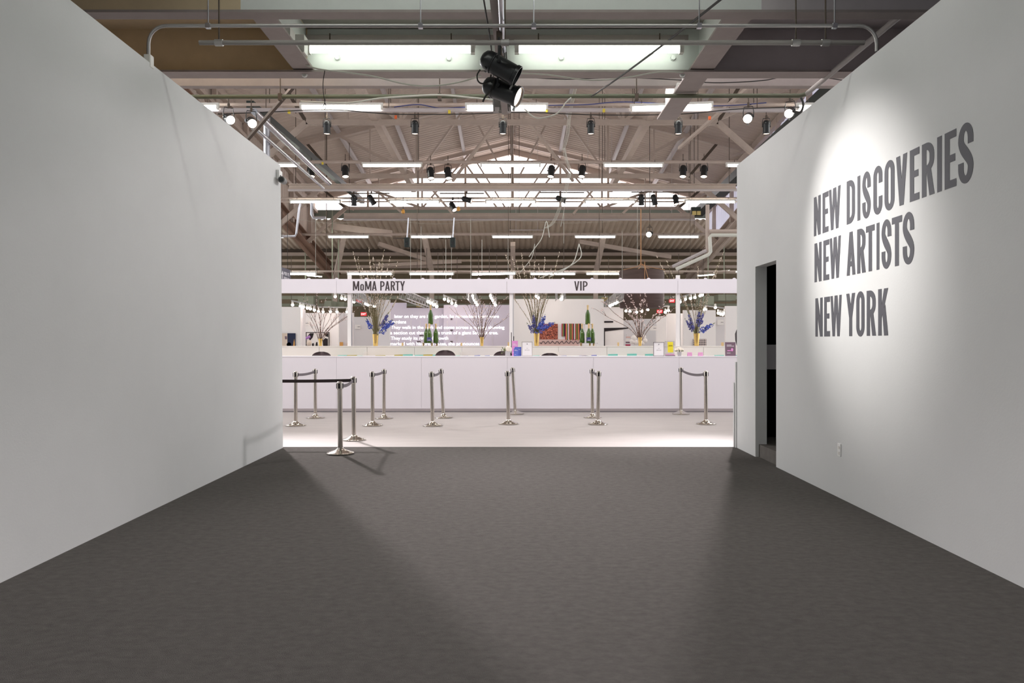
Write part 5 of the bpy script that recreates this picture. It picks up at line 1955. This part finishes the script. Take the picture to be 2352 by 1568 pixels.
# purple and cream sculpture
t = empty('paper_sculpture', W(700, 797, 32), 'purple and cream abstract sculpture left of the black and white print', 'sculpture')
mb = MB()
mb.tube(smooth_path([W(697, 840, 32), W(697, 796, 32), W(698, 782, 32), W(702, 777, 32), (W(708, 775, 32)), W(712, 772, 32)], 5), 0.05, 8)
mb.build('body', 'art_purple', t, True)
mb = MB()
mb.ball(W(710, 788, 32), 0.11, 1.2, 10, 6)
mb.build('bloom', 'art_cream', t, True)
# picture row on the booth near the left post
for x0, x1, y0, m, dd, lab in ((780.5, 788, 785.5, 'art_orange', 33.99, 'small orange picture low on the pale booth wall'), (797.8, 802.5, 787, 'art_orange', 33.99, 'smaller orange picture next to the left sign post')):
    art('picture', x0, x1, y0, 796, dd, m, lab)
# booth number plates
for x0, x1, y0, y1, dd, lab in ((692, 709.5, 736.5, 747.5, 32.98, 'white name plate beside the leftmost booth'), (815.5, 828, 745.5, 755, 35.98, 'white name plate right of the left sign post'),
                            (1493, 1508, 748.5, 758.5, 33.9, 'bright white name plate below the hanging drum'), (1648, 1662, 734, 746, 35.9, 'name plate right of the rightmost vase')):
    o, (a, b, zl, zh) = art('name_plate', x0, x1, y0, y1, dd, 'art_white', lab)
    MB().box((a + (b - a) * 0.5, dd - 0.036, (zl + zh) / 2 - 0.012), (a + (b - a) * 0.92, dd - 0.03, (zl + zh) / 2 + 0.012)).build('print_line', 'text_grey', o)
# leaf photo, textile, cracked relief on the big white booth
art('leaf_photo', 1239.5, 1281, 743.5, 779, 26.99, 'art_leaves', 'red autumn leaf photograph behind the middle willow vase')
o, (a, b, zl, zh) = art('cracked_relief', 1237, 1337, 779, 797, 26.99, 'art_rose', 'pale cracked relief below the leaf photo', 0.02)
mb = MB()
for k in range(30):
    p = W(1240 + k * 3.2, 786 + 3.5 * math.sin(k * 1.9), 26.96)
    q = W(1240 + (k + 1) * 3.2, 786 + 3.5 * math.sin((k + 1) * 1.9), 26.96)
    mb.bar(p, q, 0.012, 0.02)
mb.build('crack', 'frame_dark', o)
t = empty('striped_textile', W(1312, 760, 26.97), 'hanging textile of vertical coloured stripes on the large booth', 'artwork')
cols = ['art_crimson', 'art_lime', 'art_teal', 'art_black', 'art_crimson', 'art_gold', 'art_teal', 'art_white', 'art_crimson', 'art_lime', 'art_black', 'art_gold', 'art_crimson', 'art_teal', 'art_white', 'art_crimson', 'art_lime',
        'art_black', 'art_gold', 'art_crimson', 'art_teal', 'art_black']
mat('art_crimson', (168, 34, 76), 0.8)
mat('art_lime', (150, 150, 70), 0.8)
mat('art_teal', (66, 84, 72), 0.8)
mat('art_gold', (216, 170, 92), 0.8)
x = 1290.0
for k, c in enumerate(cols):
    w = 2.05
    yb2 = 772 if k < 4 else 781 - (k % 3)
    MB().box((XX(x, 26.97), 26.955, ZZ(yb2, 26.97)), (XX(x + w, 26.97), 26.985, ZZ(743, 26.97))).build('stripe', c, t)
    x += w
# slanted black bands
for x0, x1, ya0, ya1, yb0, yb1, lab in ((1388, 1408.5, 737, 741, 737, 740.5, 'short black band on the white booth right of the bottles'), (1388, 1443, 753, 761, 752, 754.5, 'tapering black band below the short one')):
    d = 32.96
    o = MB().prism([W(x0, ya0, d), W(x1, yb0, d), W(x1, yb1, d), W(x0, ya1, d)], (0, 0.03, 0)).build('black_band', 'art_black')
    tag(o, lab, 'artwork')
d = 32.95
o = MB().box((XX(1387.5, d), d - 0.02, 0.3), (XX(1389.5, d), d + 0.03, ZZ(753, d))).build('black_upright', 'art_black')
tag(o, 'thin black upright under the tapering black band', 'artwork')
t = empty('slatted_shelf', W(1441, 792, 34), 'narrow stepped shelf with reddish slats right of the black bands', 'shelf')
for k in range(5):
    MB().box((XX(1438 + (4 - k) * 0.5, 34), 34, ZZ(770 + k * 6, 34)), (XX(1448, 34), 34.2, ZZ(766.5 + k * 6, 34))).build('slat', ('booth_grey', 'art_rose', 'art_white', 'poster_mauve', 'art_crimson')[k], t)
# white round leaves sculpture
t = empty('white_sculpture', W(1468, 780, 30), 'white lobed sculpture behind the vase below the drum', 'sculpture')
mb = MB()
for px, py, r in ((1456, 776, 0.11), (1452, 784, 0.1), (1460, 786, 0.1), (1462, 772, 0.08), (1478, 774, 0.1), (1481, 782, 0.1), (1476, 788, 0.08)):
    mb.ball(W(px, py, 30), r, 1, 10, 6)
mb.build('lobe', 'art_white', t, True)
MB().tube([W(1468, 784, 30), (W(1468, 784, 30).x, 30, 0)], 0.03, 8).build('stand', 'frame_dark', t)
# checkered board
art('checker_board', 1592, 1622, 778.5, 797, 28.98, 'art_check', 'fine black and white checkered board behind the rightmost vase')
# dark standing sculpture
p = W(1698, 770, 24)
t = empty('figure_sculpture', (p.x, 24, 0), 'dark rounded sculpture half hidden at the right wall end', 'sculpture')
MB().lathe([(0.0, 0.9), (0.10, 0.9), (0.12, 1.2), (0.07, 1.38), (0.12, 1.55), (0.13, 1.75), (0.08, 1.88), (0.0, 1.9)], (p.x, 24, 0), 14).build('body', 'sculpture_grey', t, True)
MB().box((p.x - 0.2, 23.8, 0), (p.x + 0.2, 24.2, 0.9)).build('plinth', 'booth_white', t)
# small cartons on the back counter
for x0, x1, y0, m, lab in ((1418, 1422, 786, 'gold_foil', 'small gold carton on the back counter right of the right bottle tower'), (922.5, 926.5, 787, 'gold_foil', 'small gold carton on the back counter left of the left bottle tower'),
                           (1058, 1062, 787, 'gold_foil', 'small gold carton right of the left bottle tower'), (1166, 1170, 785.5, 'gold_foil', 'small gold carton behind the hydrangea'),
                           (1657, 1662, 786, 'gold_foil', 'small gold carton right of the rightmost vase')):
    a, b = XX(x0, VD), XX(x1, VD)
    o = MB().box((a, VD - 0.02, BT), (b, VD + 0.03, ZZ(y0, VD))).build('small_carton', m, None, bevel=0.004)
    tag(o, lab, 'carton')

# hanging dark drum with ropes
dd = 27.5
p = W(1482, 661, dd)
t = empty('hanging_drum', p, 'dark wooden drum hung on ropes behind the sign at right', 'sculpture')
r = 53 * dd / F
mb = MB()
n = 36
mb.lathe([(0.0, ZZ(706, dd)), (r * 0.94, ZZ(705, dd)), (r, ZZ(700, dd)), (r, ZZ(622, dd)), (r * 0.96, ZZ(617, dd)), (0.0, ZZ(615, dd))], (p.x, dd + r, 0), n)
mb.build('drum', 'wood_dark', t, True)
mb = MB()
for s in (-0.9, -0.3, 0.3, 0.9):
    mb.tube(smooth_path([(p.x + s * r, dd + r * 0.3, ZZ(618, dd)), (p.x + s * 0.3 * r, dd + r * 0.7, ZZ(609, dd)), (p.x - 0.02, dd + r, ZZ(600, dd))], 4), 0.012, 5)
mb.tube([(p.x - 0.02, dd + r, ZZ(600, dd)), (p.x - 0.02, dd + r, ZZ(470, dd))], 0.018, 6)
mb.tube([(p.x - 0.02, dd - 0.02, ZZ(600, dd)), (p.x - 0.02, dd - 0.02, ZZ(645, dd))], 0.012, 6)
mb.tube([(p.x - 0.02, dd - 0.02, ZZ(610, dd)), (p.x + 0.12, dd - 0.02, ZZ(645, dd))], 0.012, 6)
mb.build('rope', 'rope', t, True)

# directional sign at the left wall end
p = W(655, 630, 20.6)
t = empty('direction_sign', p, 'slate grey hanging sign with white arrow beside the left wall end', 'sign')
yd0, yd1 = 20.3, 21.2
xa0, xa1 = XX(645, yd0), XX(666, yd1)
mb = MB()
zt, zl = ZZ(612.5, yd0), 3.06
mb.hexa([(xa0, yd0, zl), (xa1, yd1, zl), (xa1, yd1 + 0.05, zl), (xa0, yd0 + 0.05, zl), (xa0, yd0, zt), (xa1, yd1, zt), (xa1, yd1 + 0.05, zt), (xa0, yd0 + 0.05, zt)])
mb.build('panel', 'sign_slate', t)


def sp(u, v, o=0.004):
    q = Vector((xa0, yd0, zl)).lerp(Vector((xa1, yd1, zl)), u)
    nn = Vector((-(yd1 - yd0), (xa1 - xa0), 0)).normalized()
    if nn.x < 0:
        nn = -nn
    return q + Vector((0, 0, (zt - zl) * v)) + nn * o


mb = MB()
for poly in (((0.14, 0.22), (0.2, 0.22), (0.2, 0.55), (0.14, 0.55)), ((0.06, 0.52), (0.28, 0.52), (0.17, 0.78))):
    mb.prism([sp(u, v) for u, v in poly], (0, -0.002, 0))
mb.build('arrow', 'sign_white', t)
xdv = (sp(1, 0) - sp(0, 0)).normalized()
wv = (sp(1, 0) - sp(0, 0)).length
font_text('text_line', 'PIER 92', 'sign_white', t, sp(0.32, 0.52), width=wv * 0.58, height=(zt - zl) * 0.22, xdir=xdv, weight=0.02)
font_text('text_line', 'PIER 94', 'sign_white', t, sp(0.32, 0.18), width=wv * 0.58, height=(zt - zl) * 0.22, xdir=xdv, weight=0.02)
for u in (0.2, 0.8):
    MB().tube([sp(u, 1, -0.02), sp(u, 1, -0.02) + Vector((0, 0, 1.5))], 0.006, 5).build('hanger', 'cable_dark', t)

# exit signs
for px, py, d, bg, fg, lab in ((825.5, 690, 33, 'exit_red', 'exit_white', 'upper red EXIT sign right of the left sign post'), (835, 721, 37, 'exit_red', 'exit_white', 'lower red EXIT sign right of the left sign post'),
                               (1543.5, 690.5, 33, 'exit_red', 'exit_white', 'upper red EXIT sign left of the right sign post'), (1515.5, 715, 37, 'exit_red', 'exit_white', 'lower red EXIT sign left of the right sign post'),
                               (963, 701, 40, 'amber_sign', 'frame_dark', 'amber lettered sign above the lilac text wall'), (1389, 687, 40, 'amber_sign', 'frame_dark', 'amber lettered sign at the edge of the large booth')):
    p = W(px, py, d)
    t = empty('exit_sign', p, lab, 'sign')
    w, h = 6.5 * d / F, 4.0 * d / F
    MB().box((p.x - w, d, p.z - h), (p.x + w, d + 0.06, p.z + h)).build('box', bg, t)
    font_text('lettering', 'EXIT', fg, t, (p.x - w * 0.8, d - 0.005, p.z - h * 0.55), width=w * 1.6, height=h * 1.1, weight=0.02)
    MB().tube([(p.x, d + 0.03, p.z + h), (p.x, d + 0.03, p.z + h + 1.2)], 0.012, 5).build('hanger', 'steel_dark', t)

# ------------------------------------------------------------------ track spots over the booths
t0 = empty('track_spot', (0, 0, 0), 'x', 'spotlight')
MB().lathe([(0.0, 0.10), (0.03, 0.10), (0.04, 0.06), (0.045, -0.02), (0.0, -0.02)], (0, 0, 0), 10).build('shade', 'fixture_white', t0, True)
MB().ball((0, 0, -0.05), 0.055, 1.0, 8, 5).build('bulb', 'bulb_small', t0, True)
tracks = [('left end', 28.5, [(672, 697), (690, 700), (697, 702), (706, 704), (713, 706), (722, 709)]), ('framed print', 32, [(731, 712), (742, 713), (759, 713), (774, 713), (797, 713)]),
          ('left sign post', 30, [(770, 678), (785, 682), (793, 684), (804, 688), (813, 690), (840, 694), (846, 697), (860, 700)]),
          ('left bottle tower', 26, [(983, 689), (989, 692), (996, 696), (1003, 700)]), ('projected text', 29, [(1021, 684), (1030, 688), (1038, 693), (1047, 698)]),
          ('pink twigs', 27, [(1086, 676), (1088, 681), (1090, 686), (1093, 691), (1096, 696)]), ('pink twigs right side', 27.5, [(1127, 676), (1129, 681), (1132, 686), (1135, 692), (1138, 697)]),
          ('right bottle tower', 29, [(1401, 699), (1407, 696), (1414, 693), (1420, 690), (1427, 687)]), ('hanging drum', 31, [(1438, 711), (1447, 712), (1462, 714), (1474, 712), (1488, 708), (1528, 714), (1535, 710)]),
          ('right sign post', 29, [(1562, 690), (1574, 684), (1586, 682), (1596, 680), (1608, 676), (1613, 674)]), ('right end', 30, [(1616, 708), (1621, 707), (1643, 703), (1650, 716), (1655, 718), (1660, 719), (1664, 715)]),
          ('large booth top', 26, [(1232, 677), (1236, 680), (1289, 683), (1292, 678)])]
fst = True
for nm, d, pts in tracks:
    a = W(pts[0][0] - 3, pts[0][1] - 7, d)
    b = W(pts[-1][0] + 3, pts[-1][1] - 7, d)
    tr = empty('light_track', a, 'pale lighting track above the ' + nm, 'track')
    MB().bar(a, b, 0.05, 0.05).build('rail', 'conduit', tr)
    for q in (a, b):
        MB().tube([q, q + Vector((0, 0, 1.6))], 0.01, 5).build('hanger', 'steel_dark', tr)
    for i, (px, py) in enumerate(pts):
        o = t0 if fst else copy_tree(t0)
        fst = False
        fr = (px - pts[0][0] + 3) / max(1, (pts[-1][0] - pts[0][0] + 6))
        o.location = W(px, py, d - 0.0)
        o.scale = (0.95, 0.95, 0.95)
        o['label'] = 'tiny glowing spotlight, ' + ORD[i] + ' on the track above the ' + nm
        o['group'] = 'tiny spotlights above the ' + nm
# box trusses near the sign
for (a, b, d1, d2, lab) in (((925, 676), (1000, 706), 24, 33, 'silver lighting truss descending to the right above the left bottle tower'), ((1080, 676), (1098, 700), 25, 38, 'silver lighting truss behind the pink twigs'),
                            ((1424, 680), (1395, 700), 24, 36, 'silver lighting truss at the edge of the large booth'), ((1290, 674), (1284, 682), 23, 26.5, 'silver lighting truss right of the middle willow'),
                            ((810, 676), (860, 700), 22, 34, 'silver lighting truss right of the left sign post')):
    p, q = W(a[0], a[1], d1), W(b[0], b[1], d2)
    mb = MB()
    dv = (q - p)
    sd_ = dv.cross(Vector((0, 0, 1))).normalized() * 0.12
    up = Vector((0, 0, 0.12))
    cs = [sd_ + up, -sd_ + up, sd_ - up, -sd_ - up]
    for c in cs:
        mb.tube([p + c, q + c], 0.02, 6)
    n = int(dv.length / 0.4)
    for k in range(n):
        f0, f1 = k / n, (k + 1) / n
        for c0, c1 in ((0, 2), (1, 3), (0, 1)):
            if k % 2:
                c0, c1 = c1, c0
            mb.tube([p + dv * f0 + cs[c0], p + dv * f1 + cs[c1]], 0.01, 4)
    tag(mb.build('lighting_truss', 'conduit'), lab, 'truss')

print('objects', len(bpy.data.objects))
